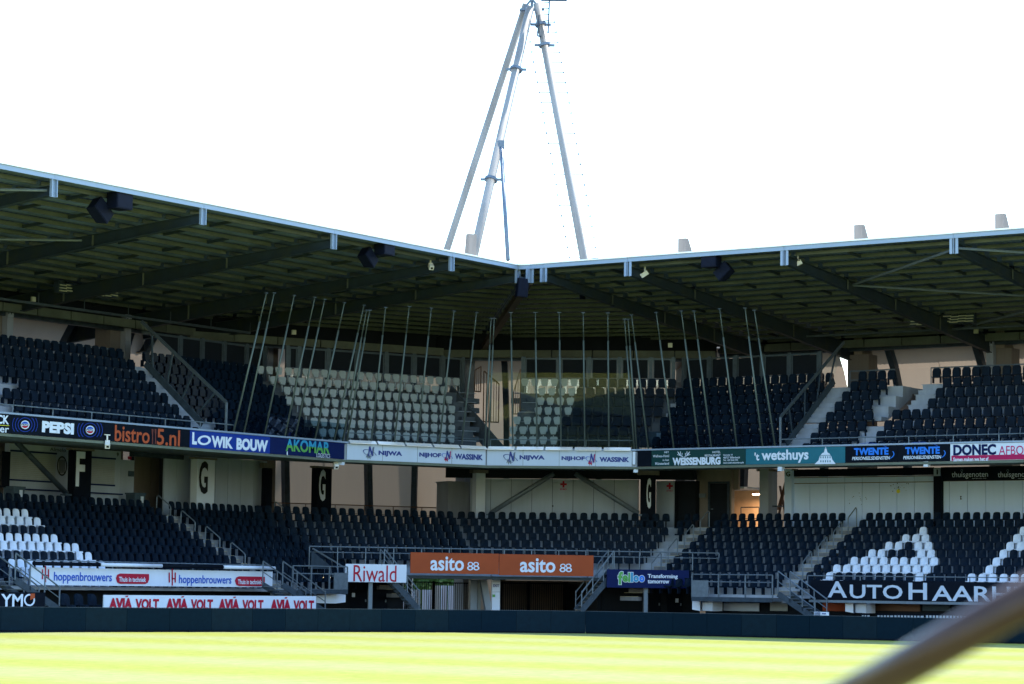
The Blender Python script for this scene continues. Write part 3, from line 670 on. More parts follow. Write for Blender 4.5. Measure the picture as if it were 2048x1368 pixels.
# ---- individuals: the 300 black seats that show largest, every white and pale seat; the rest joined
blk = [s for s in SEATS if s['kd'] in ('lb', 'lb2', 'lw') and 0 < s['x'] < 2048 and not (s['row'] >= 9)]
blk.sort(key=lambda s: s['d']+(-6 if s['kd'] == 'lw' else 0)); chosen = set(id(s) for s in blk[:300])
LBL = {'lb': 'black seat', 'lb2': 'black seat', 'lw': 'white seat', 'ub': 'black seat', 'uw': 'pale seat'}
SN_ = {'seat': 0}
rest = {}
def from_word(s):
    w = {'lower left block': 'stairs', 'second lower left block': 'left stairs', 'third lower left block': 'stairs', 'first lower right block': 'stairs', 'middle lower right block': 'left stairs',
         'far right lower block': 'stairs', 'pale left corner block': 'right end', 'pale right corner block': 'left end', 'lower block left of corner middle': 'right end', 'lower block above the exit tunnel': 'left end'}
    return w.get(s['block'], 'stairs')
for s in SEATS:
    jig = random.uniform(-.012, .012)
    if id(s) in chosen or s['kd'] == 'uw':
        row = (s['row'] if s['tier'] == 'l' else 7-s['row'])+1
        ob = bpy.data.objects.new('pale_stadium_seat' if s['kd'] == 'uw' else 'stadium_seat', SM[s['kd']]); COL.objects.link(ob)
        ob.matrix_world = frame(s['seg'], s['s']+jig, s['o'], s['z']+.004) @ Matrix.Rotation(random.uniform(-.05, .05), 4, 'Z') @ Matrix.Rotation(random.uniform(-.03, .03), 4, 'X')
        tag(ob, f"{LBL[s['kd']]} {ordn(s['i'])} from {from_word(s)}, {ordn(row)} row down, {s['block']}", 'seat', 'white seats of the lower stands' if s['kd'] == 'lw' else 'pale seats of the upper corner' if s['kd'] == 'uw' else 'black seats of the lower stands')
    else: rest.setdefault((s['seg'], s['tier'], s['kd']), []).append((s, jig))
SRC = {'lb': seat_lower(), 'lb2': seat_lower(), 'lw': seat_lower(), 'ub': seat_upper(), 'uw': seat_upper_pale()}
RN = {'l': 'lower', 'u': 'upper'}
for (sg, tier, kd), lst in rest.items():
    mb = MB(); src = SRC[kd]
    for s, jig in lst: mb.add([(a+s['s']+jig, b+s['o'], c+s['z']+.004) for a, b, c in src.v], src.f)
    single('seat_rows', mb, SM[kd].materials[0], f"rows of {'black' if kd != 'lw' and kd != 'uw' else 'white'} seats in the {SN[sg]} {RN[tier]} tier{' near the camera' if False else ''}{' of faded plastic' if kd == 'lb2' else ''}", 'seats', sg, (0, 0, 0), kind='stuff')
# ================================================================== aisles: half steps, nosings, handrails
def stairs_lower(sg, s, w, kmax, label, rails=True):
    t = Thing('stand_stairs', label, 'stairs', sg, (s, lo(kmax), 0))
    for k in range(0, kmax+1):
        o1 = lo(k)-.45
        t.part('step', MB().box(s-w, s+w, o1-.32, o1-.005, lz(k)-LR+.004, lz(k)-LR/2), M['step'])
        t.part('nosing', MB().box(s-w+.02, s+w-.02, o1-.335, o1-.29, lz(k)-LR/2+.003, lz(k)-LR/2+.02), M['nosing'])
        t.part('nosing', MB().box(s-w+.02, s+w-.02, o1-.01, o1+.04, lz(k)+.003, lz(k)+.02), M['nosing'])
    return t
W_ = {0: 'first stairs from the left in the lower tier', 1: 'second stairs from the left in the lower tier', 2: 'stairs right of the corner in the lower tier', 3: 'lower stairs beside the white seat lettering'}
for i, (s, sg) in enumerate(AISLE['L']+AISLE['R']):
    stairs_lower(sg, s, .52 if sg == 'L' else .50, 9 if sg == 'L' else 9, 'concrete '+W_[i])
    pos = {0: 'first', 1: 'second', 2: 'third', 3: 'lowest'}
    for j in range(5):
        k0 = 2*j-.1 if i != 2 else 2*j+.2
        oa, ob_ = lo(k0+1.15), lo(k0); za, zb = lz(k0+1.15), lz(k0)
        if lo(9) > oa-.1: continue
        ss = s-.02
        mb = MB().path([(ss, oa, za-.1), (ss, oa, za+.78), (ss, oa+.08, za+.86), (ss, ob_-.08, zb+.90), (ss, ob_, zb+.84), (ss, ob_, zb-.1)], .028, 6)
        single('handrail', mb, M['steel'], f"bent tube handrail, {ordn(j+1)} one down the {W_[i].replace(' in the lower tier', '')}".replace('lower stairs', 'stairs'), 'handrail', sg, (ss, oa, za), group='bent tube handrails on the stand stairs')
def stairs_upper(sg, s_of, w, ks, label):
    s0 = s_of(ks[0]); t = Thing('stand_stairs', label, 'stairs', sg, (s0, uo(ks[0]), 0))
    for k in ks:
        s = s_of(k); o1 = uo(k)-.45
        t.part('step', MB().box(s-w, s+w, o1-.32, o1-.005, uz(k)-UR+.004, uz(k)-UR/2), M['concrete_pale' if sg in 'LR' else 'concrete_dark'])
        t.part('tread', MB().box(s-w, s+w, o1, o1+.38, uz(k)+.003, uz(k)+.03), M['concrete_pale' if sg in 'LR' else 'concrete'])
    return t
stairs_upper('L', lambda k: hs('L', uo(4), 326, 773), .55, range(1, 8), 'pale concrete stairs of the upper left tier beside the sloping rail')
stairs_upper('A', lambda k: hs('A', uo(k), 926, 800), .5, range(1, 8), 'pale stairs left of the corner opening in the upper tier')
stairs_upper('B', lambda k: hs('B', uo(k), {7: 1040, 6: 1062, 5: 1055, 4: 1050}.get(k, 1050), 800), .38, range(4, 8), 'short stairs right of the corner opening in the upper tier')
stairs_upper('R', lambda k: hs('R', uo(3), 1622, 830), .55, range(1, 8), 'pale stairs beside the sloping rail of the upper right tier')
stairs_upper('R', lambda k: hs('R', uo(2), 1742, 850), .45, range(1, 4), 'pale stairs between the two upper right blocks')
stairs_upper('R', lambda k: hs('R', uo(6), 1857, 780), .5, range(4, 8), 'pale stairs right of the upper right opening')
# ================================================================== railings
def railing(name, label, sg, pts, h, post=2.0, rails=(1.0,), r=.025, m='steel', group=None, mesh=None):
    """pts: foot points (s,o,z)"""
    t = Thing(name, label, 'railing', sg, pts[0], group)
    for f in rails: t.part('rail', MB().path([(a, b, c+h*f) for a, b, c in pts], r if f == 1.0 else r*.7), M[m])
    for a, b in zip(pts, pts[1:]):
        a = Vector(a); b = Vector(b); n = max(1, round((b-a).length/post))
        for i in range(n+(1 if b == Vector(pts[-1]) else 0)):
            q = a+(b-a)*i/n
            t.part('post', MB().box(q.x-.02, q.x+.02, q.y-.012, q.y+.012, q.z, q.z+h-.02), M[m])
    return t
railing('front_railing', 'long low steel rail along the front edge of the upper left tier', 'L', [(56, .05, BZ1+.085), (hs('L', 0, 470, 850), .05, BZ1+.085)], .30, 2.2)
railing('front_railing', 'long low steel rail along the front edge of the upper right tier', 'R', [(hs('R', 0, 1560, 880), .05, BZ1+.085), (33, .05, BZ1+.085)], .30, 2.2)
railing('kick_railing', 'thin steel rail behind the poles of the left corner bay', 'A', [(.1, .25, BZ1+.085), (LEN['A']-.1, .25, BZ1+.085)], .42, 2.6)
railing('kick_railing', 'thin steel rail behind the poles of the right corner bay', 'B', [(.1, .25, BZ1+.085), (LEN['B']-.1, .25, BZ1+.085)], .42, 2.6)
zw = uz(7)
railing('back_railing', 'steel railing at the back of the upper left tier between two pylons', 'L', [(hs('L', 9.5, 28, 670), 9.5, zw), (hs('L', 9.5, 216, 690), 9.5, zw)], 1.1, 2.2, (1.0, .6), .035)
railing('back_railing', 'steel railing behind the small upper right block', 'R', [(hs('R', 9.5, 1700, 725), 9.5, zw), (hs('R', 9.5, 1790, 725), 9.5, zw)], 1.1, 2.2, (1.0, .6), .035)
railing('back_railing', 'steel railing at the back of the far right upper block', 'R', [(hs('R', 9.5, 1862, 725), 9.5, zw), (hs('R', 9.5, 1990, 725), 9.5, zw), (33, 9.5, zw)], 1.1, 2.2, (1.0, .6), .035)
railing('concourse_railing', 'brown steel railing behind the lower seats in front of the cladding', 'A', [(-1.5, 14.6, LZ0), (hs('A', 14.6, 900, 1010), 14.6, LZ0)], 1.1, 1.7, (1.0, .6), .03, 'rail_brown')
railing('concourse_railing', 'brown steel railing on the concourse behind the black G column', 'L', [(hs('L', 14.6, 548, 1000), 14.6, LZ0), (smax('L', 14.6), 14.6, LZ0)], 1.1, 1.7, (1.0, .6), .03, 'rail_brown')
# sloping rails along the upper stairs (planes across the stand)
def hitS(sg, s, x, y):
    g = SEG[sg]; r = ray(x, y); q = g['p']+g['d']*s
    t = (q-CAMP.xy).dot(g['d'])/r.xy.dot(g['d']); w = CAMP+r*t
    return ((w.xy-g['p']).dot(g['n']), w.z)
def slopefence(sg, s, top, foot, label, n):
    t = Thing('sloping_fence', label, 'fence', sg, (s, 0, 8))
    T = [(s, *hitS(sg, s, *p)) for p in top]; B = [(s, *hitS(sg, s, *p)) for p in foot]
    t.part('top_rail', MB().bar(T[0], T[1], .06, .14), M['steel_mid'])
    t.part('stringer', MB().bar(B[0], B[1], .07, .30), M['steel_dark'])
    t.part('end_post', MB().bar(T[1], (s, T[1][1], BZ1), .08, .08), M['steel'])
    for i in range(n):
        f = (i+.5)/n; a = Vector(T[0]).lerp(Vector(T[1]), f); b = Vector(B[0]).lerp(Vector(B[1]), f)
        t.part('brace', MB().bar(a, b, .05, .08), M['steel_dark'])
    g = MB().add([tuple(Vector(T[0])-Vector((0, 0, .1))), tuple(Vector(T[1])-Vector((0, 0, .1))), tuple(Vector(B[1])+Vector((0, 0, .16))), tuple(Vector(B[0])+Vector((0, 0, .16)))], [(0, 1, 2, 3)])
    t.part('glass_panel', g, M['glass'])
slopefence('L', hs('L', .3, 453, 850), [(283, 643), (453, 805)], [(291, 727), (405, 848)], 'steel and glass fence sloping down beside the upper left stairs', 4)
slopefence('R', hs('R', .3, 1561, 880), [(1688, 684), (1561, 834)], [(1668, 762), (1573, 887)], 'steel and glass fence sloping down beside the upper right stairs', 4)
# vertical barred gates at the corner opening
def bars(name, label, sg, o, x0, x1, yt0, yt1, yb, n, m='rail_brown', r=.018):
    s0, za = hit(sg, o, x0, yt0); s1, zb = hit(sg, o, x1, yt1); z0 = hit(sg, o, (x0+x1)/2, yb)[1]
    t = Thing(name, label, 'gate', sg, (s0, o, z0))
    t.part('top_rail', MB().bar((s0, o, za), (s1, o, zb), .05, .06), M[m])
    t.part('bottom_rail', MB().bar((s0, o, z0+.05), (s1, o, z0+.05), .05, .06), M[m])
    for i in range(n+1):
        f = i/n; s = s0+(s1-s0)*f
        t.part('bar', MB().tube((s, o, z0+.05), (s, o, za+(zb-za)*f), r if 0 < i < n else r*1.7, 5), M[m])
    return t
bars('barred_screen', 'brown barred screen sloping down right of the corner stairs', 'A', 5.5, 968, 998, 742, 768, 846, 6)
bars('barred_screen', 'brown barred screen left of the corner opening beside the pylon', 'A', 6.5, 950, 962, 740, 733, 785, 3)
bars('barred_screen', 'dark barred screen right of the corner opening', 'B', 5.0, 1027, 1041, 785, 738, 830, 3)
# ================================================================== leaning poles and glass above the fascia
def PT(r, x, y): return {3: (400+x/3.413, 560+y/3.413), 4: (940+x/3.413, 560+y/3.413)}[r]
POLES = [('L', (452, 92), (230, 1018), 3), ('L', (505, 92), (300, 1018), 3), ('L', (642, 108), (440, 1032), 3), ('L', (783, 122), (580, 1047), 3), ('L', (850, 135), (650, 1052), 3),
 ('L', (985, 158), (785, 1062), 3), ('L', (1118, 175), (915, 1080), 3), ('L', (1135, 210), (975, 1080), 3), ('A', (1157, 210), (1003, 1085), 3), ('A', (1266, 190), (1168, 1090), 3),
 ('A', (1427, 185), (1327, 1092), 3), ('A', (1578, 195), (1482, 1098), 3), ('A', (1733, 215), (1633, 1103), 3), ('A', (1887, 225), (1785, 1112), 3), ('A', (1987, 265), (1945, 1118), 3),
 ('B', (165, 265), (125, 1125), 4), ('B', (279, 225), (293, 1125), 4), ('B', (446, 225), (458, 1128), 4), ('B', (609, 225), (622, 1130), 4), ('B', (773, 225), (784, 1132), 4), ('B', (941, 228), (948, 1133), 4),
 ('B', (1055, 270), (1122, 1135), 4), ('R', (1080, 270), (1138, 1137), 4), ('R', (1103, 240), (1218, 1130), 4), ('R', (1272, 225), (1392, 1130), 4), ('R', (1443, 215), (1563, 1125), 4),
 ('R', (1530, 215), (1648, 1120), 4), ('R', (1705, 200), (1823, 1115), 4), ('R', (1878, 195), (1998, 1110), 4), ('R', (1942, 210), (2082, 1108), 4)]
LEAN = 1.75
cnt = {}
for i, (sg, tp, bt, r) in enumerate(POLES):
    sb, zb = hit(sg, -.02, *PT(r, *bt)); st, zt = hit(sg, -LEAN, *PT(r, *tp)); zb = BZ1+.09
    cnt[sg] = cnt.get(sg, 0)+1
    t = Thing('leaning_pole', f"slim leaning steel pole, {ordn(cnt[sg])} from left {'on the left grandstand' if sg=='L' else 'on the bay left of corner middle' if sg=='A' else 'on the bay right of corner middle' if sg=='B' else 'on the right grandstand'}", 'pole', sg, (sb, -.02, zb), 'leaning steel poles above the fascia boards')
    mid = Vector((sb, -.02, zb)).lerp(Vector((st, -LEAN, zt)), .80)
    t.part('lower_tube', MB().tube((sb, -.02, zb), mid, .042, 8), M['steel_pole'], smooth=True)
    t.part('upper_tube', MB().tube(mid, (st, -LEAN, zt), .027, 8), M['steel_pole'], smooth=True)
    t.part('head_plate', MB().box(st-.09, st+.09, -LEAN-.04, -LEAN+.04, zt, zt+.04), M['steel_mid'])
def glasspane(sg, s0, s1, h, label, m='glass'):
    t_ = h/6.9; gl = 2.0; pts = [(s0, -.04, BZ1+.12), (s1, -.04, BZ1+.12), (s1, -.04-gl*t_, BZ1+.12+h), (s0, -.04-gl*t_, BZ1+.12+h)]
    return single('glass_screen', MB().add(pts, [(0, 1, 2, 3)]), M[m], label, 'glass screen', sg, pts[0], group='glass screens between the leaning poles')
bx = [PT(4, x, 1128)[0] for x in (125, 293, 458, 622, 784, 948, 1122)]
for i, (a, b) in enumerate(zip(bx, bx[1:])):
    glasspane('B', hs('B', 0, a, 890)+.05, hs('B', 0, b, 890)-.05, 3.45, f'tall clear glass screen, {ordn(i+1)} from left above the right corner fascia')
ax = [PT(3, x, 1100)[0] for x in (1003, 1168, 1327, 1482, 1633, 1785, 1945)]
for i, (a, b) in enumerate(zip(ax, ax[1:])):
    glasspane('A', hs('A', 0, a, 885)+.05, hs('A', 0, b, 885)-.05, .75, f'low clear glass strip, {ordn(i+1)} from left above the left corner fascia')
lx = [PT(3, x, 1040)[0] for x in (230, 440, 650, 785, 975)]
for i, (a, b) in enumerate(zip(lx, lx[1:])):
    glasspane('L', hs('L', 0, a, 860)+.05, hs('L', 0, b, 870)-.05, .75, f'low tinted glass strip, {ordn(i+1)} from left above the left fascia', 'glass_kick')
rx = [PT(4, x, 1120)[0] for x in (1138, 1392, 1648, 1823, 2082)]
for i, (a, b) in enumerate(zip(rx, rx[1:])):
    glasspane('R', hs('R', 0, a, 890)+.05, hs('R', 0, b, 885)-.05, .75, f'low tinted glass strip, {ordn(i+1)} from left above the right fascia', 'glass_kick')
# ================================================================== framed window screens behind the upper corner
def screen(sg, xs, o, label):
    z0, zm, z1 = zw, zw+.95, zw+1.95
    ss = [hs(sg, o, x, 700) for x in xs]
    t = Thing('window_screen', label, 'window screen', sg, (ss[0], o, z0))
    for s in ss: t.part('mullion', MB().box(s-.10, s+.10, o-.06, o+.06, z0, z1+.12), M['steel_mid'])
    t.part('top_rail', MB().box(ss[0], ss[-1], o-.075, o-.062, z1-.03, z1+.05), M['steel_mid']); t.part('mid_rail', MB().box(ss[0], ss[-1], o-.075, o-.062, zm-.04, zm+.04), M['steel_mid'])
    for a, b in zip(ss, ss[1:]):
        f = t.part('pane_frame', MB().box(a+.11, a+.17, o-.03, o+.03, z0, z1).box(b-.17, b-.11, o-.03, o+.03, z0, z1).box(a+.171, b-.171, o-.03, o+.03, z0, z0+.06), M['steel_mid'])
        t.part('dark_pane', MB().box(a+.171, b-.171, o-.01, o+.01, zm+.05, z1-.04), M['wall_dark'])
        t.part('clear_pane', MB().box(a+.171, b-.171, o-.006, o+.006, z0+.061, zm-.05), M['glass'], parent=f)
screen('L', (300, 360, 404, 448, 493, 530), 8.8, 'row of framed window screens behind the upper left seats')
screen('A', (575, 598, 656, 715, 772, 828, 885, 926), 8.8, 'row of framed window screens behind the pale corner seats')
screen('B', (1047, 1119, 1179, 1240, 1302, 1347), 8.8, 'row of framed window screens right of the corner opening')
screen('R', (1368, 1420, 1472, 1526, 1580, 1640), 8.8, 'row of framed window screens behind the upper right poles')

sx_ = hs('A', uo(4), 951, 800)
single('stair_side_plate', MB().bar((sx_, uo(1)-.4, uz(1)-.2), (sx_, uo(7)+.4, uz(7)+.0), .08, .95), M['concrete_dark'], 'dark sloping side plate of the stairs left of the corner opening', 'panel', 'A', (sx_, uo(1), uz(1)))
# ================================================================== advertising on the fascia
def board(name, label, sg, o, x0, x1, m, z0=BZ0, z1=BZ1, yt=None, yb=None, depth=.05, group='advertising boards on the fascia', ym=900):
    if yt is None: s0 = hit(sg, o, x0, ym)[0]; s1 = hit(sg, o, x1, ym)[0]
    else: s0, s1, z0, z1 = span(sg, o, x0, x1, yt, yb)
    t = Thing(name, label, 'advertising board', sg, (s0, o, z0), group)
    t.part('panel', MB().box(s0+.006, s1-.006, o, o+depth, z0, z1), M[m])
    t.box = (s0, s1, z0, z1)
    return t
FO = -.02; TO = -.034
t = board('advertising_board', 'black board cut off at the left edge reading CK over ter', 'L', FO, -60, 21, 'board_black')
text(t, 'CK', TO, -6, 18, 830, 848, M['white_print'], .03); text(t, 'ter', TO, -8, 18, 853, 865, M['white_print'], .01)
shape(t, 'underline', TO, [(-8, 849.2), (18, 851), (18, 852), (-8, 850.2)], M['yellow'])
t = board('advertising_board', 'black board reading PEPSI between two globe logos ringed with blue circles', 'L', FO, 21, 207, 'board_black')
for cx, cy in ((50, 849.5), (180, 860)):
    for r0, r1, hw in ((25.5, 24.3, 33), (20, 18.6, 46), (14.6, 13.2, 179)):
        for a0 in ((-hw, 180-hw) if hw < 170 else (-hw,)): disc(t, 'ring', TO+.004, cx, cy, r0, M['royal'], a0, a0+2*hw, r_in=r1, k=36)
    disc(t, 'globe', TO, cx, cy, 8.6, M['white_print']); disc(t, 'globe_top', TO-.012, cx, cy-.6, 7.3, M['red_print'], 200, 340); disc(t, 'globe_bottom', TO-.012, cx, cy+.6, 7.3, M['blue_print'], 20, 160)
    shape(t, 'globe_band', TO-.02, [(cx-7.6, cy-2.4), (cx+7.6, cy-1.8), (cx+7.6, cy+2.4), (cx-7.6, cy+1.8)], M['white_print'])
    text(t, 'PEPSI', TO-.03, cx-6.8, cx+6.8, cy-1.8, cy+1.8, M['black_print'], .03)
text(t, 'PEPSI', TO, 84, 148, 844, 867, M['white_print'], .06)
t = board('advertising_board', 'black board with orange lettering bistro 5.nl and a knife and fork', 'L', FO, 207, 379, 'board_black')
text(t, 'bistro', TO, 229.5, 299.5, 852.5, 885, M['orange_print'], .015); text(t, '5.nl', TO, 314, 360, 859, 891.5, M['orange_print'], .015)
for x in (303, 309): shape(t, 'cutlery', TO, [(x, 858), (x+3.6, 858.3), (x+2.8, 872), (x+3, 888), (x+.8, 888), (x+1, 872)], mat('dim_orange', (.12, .035, .03), var=0))
t = board('advertising_board', 'royal blue board reading LOWIK BOUW in white', 'L', FO, 379, 540, 'royal')
text(t, 'L', TO, 384.5, 394, 864.5, 889, M['white_print'], .06); text(t, 'WIK', TO, 423, 466, 873, 896, M['white_print'], .05); text(t, 'BOUW', TO, 473, 536, 878, 902, M['white_print'], .055)
disc(t, 'letter_o', TO, 408.5, 880.5, 13.5, M['white_print'], r_in=8.3, squash=.72, rot=4)
t = board('advertising_board', 'navy board reading AKOMAR LOGISTICS in blue, green and white', 'L', FO, 540, 689, 'navy')
for c_, mm in (('top', 'cyan'), ('bottom', 'lime')): text(t, 'AKOMAR', TO, 571.5, 660, 880.5, 905.5, M[mm], .03, cut=c_)
text(t, 'LOGISTICS', TO, 633, 660, 907, 915.5, M['white_print'], 0); shape(t, 'tick', TO, [(573.5, 903), (575.3, 903), (575.3, 910.5), (573.5, 910.5)], M['white_print'])
def emblem(t, cx, cy, w, h, second):
    sx, sy = w/2, h/2
    def P(u, v): return (cx+u*sx, cy+v*sy)
    g = 'red_print' if second else 'steel'
    shape(t, 'emblem_star', TO, [P(-.55, .75), P(-.35, .1), P(-.1, .5), P(.1, .2), P(.1, 1), P(-.15, .7), P(-.25, 1.05), P(-.35, .7)], M[g])
    shape(t, 'emblem_letter', TO-.012, [P(-.25, .45), P(-.1, -.85), P(.08, -.95), P(.35, .0), P(.42, -.75), P(.56, -.7), P(.42, .55), P(.28, .55), P(.02, -.35), P(-.1, .5)], M['navy_letters'])
    shape(t, 'emblem_stroke', TO-.018, [P(.52, -.85), P(.66, -.85), P(.52, .5), P(.42, .5)], M['crimson' if second else 'steel'])
    disc(t, 'emblem_orbit', TO-.024, cx, cy+h*.06, w*.52, M['blue_print' if second else 'navy_letters'], 10, 300, r_in=w*.46, squash=.42, rot=-24)
for sg, xa, xb, side in (('A', 694, 971.5, 'left'), ('B', 974, 1264, 'right')):
    t = board('advertising_board', f'pale grey board reading NIJWA and NIJHOF WASSINK on the {side} corner bay', sg, FO, xa, xb, 'board_grey')
    s0, s1, z0, z1 = t.box
    for i in (1, 2, 3):
        s = s0+(s1-s0)*i/4; t.part('seam', MB().box(s-.008, s+.008, FO-.006, FO-.001, z0, z1), M['steel'])
    if sg == 'A':
        text(t, 'NIJWA', TO, 757, 804.5, 902, 913.5, M['navy_letters'], .05); text(t, 'NIJHOF', TO, 838.5, 882, 905.5, 916.5, M['navy_letters'], .05); text(t, 'WASSINK', TO, 909.5, 966, 908, 919.5, M['navy_letters'], .05)
        emblem(t, 739.5, 905, 28, 27, False); emblem(t, 894.5, 912, 23, 23, True)
    else:
        text(t, 'NIJWA', TO, 1039, 1089.5, 910.5, 921.5, M['navy_letters'], .05); text(t, 'NIJHOF', TO, 1123, 1169.5, 912.5, 922.5, M['navy_letters'], .05); text(t, 'WASSINK', TO, 1199, 1258.5, 914, 924, M['navy_letters'], .05)
        emblem(t, 1021, 915.5, 30, 27, False); emblem(t, 1182.5, 918.5, 24, 25, True)
    # bright tilted glare flashing above the board
    n = 5
    for i in range(n):
        a = s0+(s1-s0)*i/n+.05; b = s0+(s1-s0)*(i+1)/n-.05
        t.part('top_flashing', MB().add([(a, -.24, BZ1+.02), (b, -.24, BZ1+.02), (b, -.07, BZ1+.16), (a, -.07, BZ1+.16)], [(0, 1, 2, 3)]).add([(a, -.24, BZ1+.0), (b, -.24, BZ1+.0), (b, -.24, BZ1+.018), (a, -.24, BZ1+.018)], [(0, 1, 2, 3)]), M['edge_white'])
t = board('fluorescent_tube_box', 'white upright box at the end of the pale corner board', 'B', FO-.02, 1265, 1271, 'white_print', z0=BZ0+.1, z1=BZ1-.03, group=None)
t.root['category'] = 'box'
t = board('advertising_board', 'blank black board at the left end of the right fascia', 'R', FO, 1274.5, 1303, 'board_black')
t = board('advertising_board', 'dark green board reading WEISSENBURG with white antlers', 'R', FO, 1303, 1491.5, 'green_print')
text(t, 'WEISSENBURG', TO, 1345, 1441, 914.5, 930, M['white_print'], .055)
for b_, xa, xb, ya, yb_ in (('HET', 1328.5, 1338, 902.5, 906.2), ('Wellness-Hotel', 1306, 1338, 909.5, 914.5), ('in het', 1325.5, 1338, 918, 922), ('Münsterland', 1310.5, 1338, 924.5, 929.5), ('HOTEL', 1425, 1441, 902, 906.3), ('RESTAURANT', 1409.5, 1441, 908.6, 913),
        ('Gasweg 18', 1446.5, 1465, 908, 912), ('48727 Billerbeck', 1446.5, 1480, 913, 917), ('Tel. +49 2543 750', 1446.5, 1476, 918.5, 922), ('www.hotel-weissenburg.de', 1446.5, 1487.5, 923.5, 928)):
    text(t, b_, TO, xa, xb, ya, yb_, M['white_print'], .01)
for sgn in (-1, 1):
    c = 1367.5
    for pts in ([(1, 913.5), (5, 911), (5.6, 912.2), (1, 914.5)], [(5, 912), (10, 905), (12.5, 902.5), (11, 907), (6, 912.6)], [(6, 909.5), (6, 903), (7, 903), (7.2, 909)], [(8, 910), (13, 908.5), (13, 909.4), (8, 911.2)], [(3.2, 911.5), (2.6, 906), (3.6, 906), (4.2, 911.2)]):
        shape(t, 'antler', TO, [(c+sgn*a, b) for a, b in pts], M['white_print'])
t = board('advertising_board', "teal board reading 't wetshuys beside a white domed building drawing", 'R', FO, 1491.5, 1690.5, 'teal')
text(t, "'t", TO, 1509, 1518.5, 905, 921, M['white_print'], .03); text(t, 'wetshuys', TO, 1523, 1617, 899, 926, M['white_print'], .03)
shape(t, 'drawing', TO, [(1629, 928.5), (1637, 921), (1640, 912), (1645, 906), (1648, 905), (1650, 897), (1653, 897), (1655, 905), (1659, 907), (1663, 913), (1664.5, 919), (1670, 926), (1671, 928)], M['white_print'])
for i in range(5):
    x = 1641+i*4.6
    for y in (912.5, 920.5):
        if 1640 < x < 1662: shape(t, 'drawing_window', TO-.012, [(x, y), (x+1.6, y), (x+1.6, y+4), (x, y+4)], M['teal'])
shape(t, 'drawing_eave', TO-.012, [(1640, 910.4), (1663, 909.8), (1663, 910.8), (1640, 911.4)], M['teal']); shape(t, 'spire', TO, [(1651, 893.5), (1652, 893.5), (1652, 898), (1651, 898)], M['white_print'])
for i, (xa, xb, d, w_) in enumerate(((1690.5, 1795.5, 0, 'left'), (1795.5, 1900.5, 102.5, 'right'))):
    t = board('advertising_board', f'{w_} one of two black boards reading TWENTE PERSONEELSDIENSTEN with a blue arc', 'R', FO, xa, xb, 'board_black')
    dy = -1.8*i
    text(t, 'TWENTE', TO, 1708+d, 1777+d, 895.5+dy, 910+dy, M['blue_bright'], .05); text(t, 'PERSONEELSDIENSTEN', TO, 1704+d, 1780+d, 913+dy, 919.6+dy, M['white_print'], .02, shear=.2)
    disc(t, 'arc', TO, 1738+d, 908+dy, 51, M['blue_bright'], -32, 18, r_in=49, squash=.34); disc(t, 'arc', TO+.004, 1738+d, 905+dy, 44, M['blue_print'], 35, 140, r_in=42.5, squash=.44)
t = board('advertising_board', 'white board reading DONEC AFBOUW over a crimson stripe at the right edge', 'R', FO, 1900.5, 2110, 'board_white')
text(t, 'DONEC', TO, 1906.5, 1992, 888.5, 910.5, M['navy'], .045); text(t, 'AFBOUW', TO, 1997.5, 2083, 891, 909.5, M['crimson_thin'], 0)
s0, s1, z0, z1 = t.box; t.part('stripe', MB().box(hs('R', FO, 1903, 915), s1-.01, TO+.006, FO-.001, z0+.01, z0+.225), M['crimson'])
text(t, 'Samen maken we het af', TO, 1906.5, 1977, 914.5, 922.3, M['white_print'], .03)
# ================================================================== boards low in front
def zboard(name, label, sg, o, xa, ya0, ya1, xb, yb0, yb1, m, depth=.06, group=None):
    """board given by the px heights at its two ends"""
    s0 = hit(sg, o, xa, (ya0+ya1)/2)[0]; s1 = hit(sg, o, xb, (yb0+yb1)/2)[0]
    z1 = (hit(sg, o, xa, ya0)[1]+hit(sg, o, xb, yb0)[1])/2; z0 = (hit(sg, o, xa, ya1)[1]+hit(sg, o, xb, yb1)[1])/2
    t = Thing(name, label, 'advertising board', sg, (s0, o, z0), group)
    t.part('panel', MB().box(s0, s1, o, o+depth, z0, z1), M[m]); t.box = (s0, s1, z0, z1)
    return t
o = -.75; q = o-.02
t = zboard('advertising_board', 'long white board reading hoppenbrouwers Thuis in techniek twice in blue', 'L', o, 62, 1133, 1167.5, 545, 1144.5, 1177, 'board_white')
text(t, 'hoppenbrouwers', q, 108, 224, 1144.5, 1167.5, M['blue_print'], .015); text(t, 'hoppenbrouwers', q, 358, 463, 1150.5, 1172, M['blue_print'], .015)
for xa, xb, ya, yb in ((232, 298, 1147, 1168), (470, 529.5, 1152.5, 1172.5)):
    h = yb-ya
    shape(t, 'pill', q, [(xa, ya+h*.45), (xa+2.5, ya+h*.12), (xa+8, ya), (xb, ya+1), (xb, ya+h*.55), (xb-2.5, yb-h*.12), (xb-8, yb), (xa+8, yb-.6), (xa+2.5, yb-h*.15)], M['red_print'])
    text(t, 'Thuis in techniek', q-.02, xa+6, xb-6, ya+h*.33, yb-h*.2, M['white_print'], .02)
for x, y in ((84, 1148.5), (337.5, 1155)):
    for dx, a, b in ((0, -10, 10), (6, -17, 16), (12, -10, 10)): shape(t, 'icon_bar', q, [(x+dx, y+a), (x+dx+2.2, y+a), (x+dx+2.2, y+b), (x+dx, y+b)], M['red_print'])
    shape(t, 'icon_bar', q, [(x+6, y+1), (x+13, y+1), (x+13, y+3.4), (x+6, y+3.4)], M['red_print'])
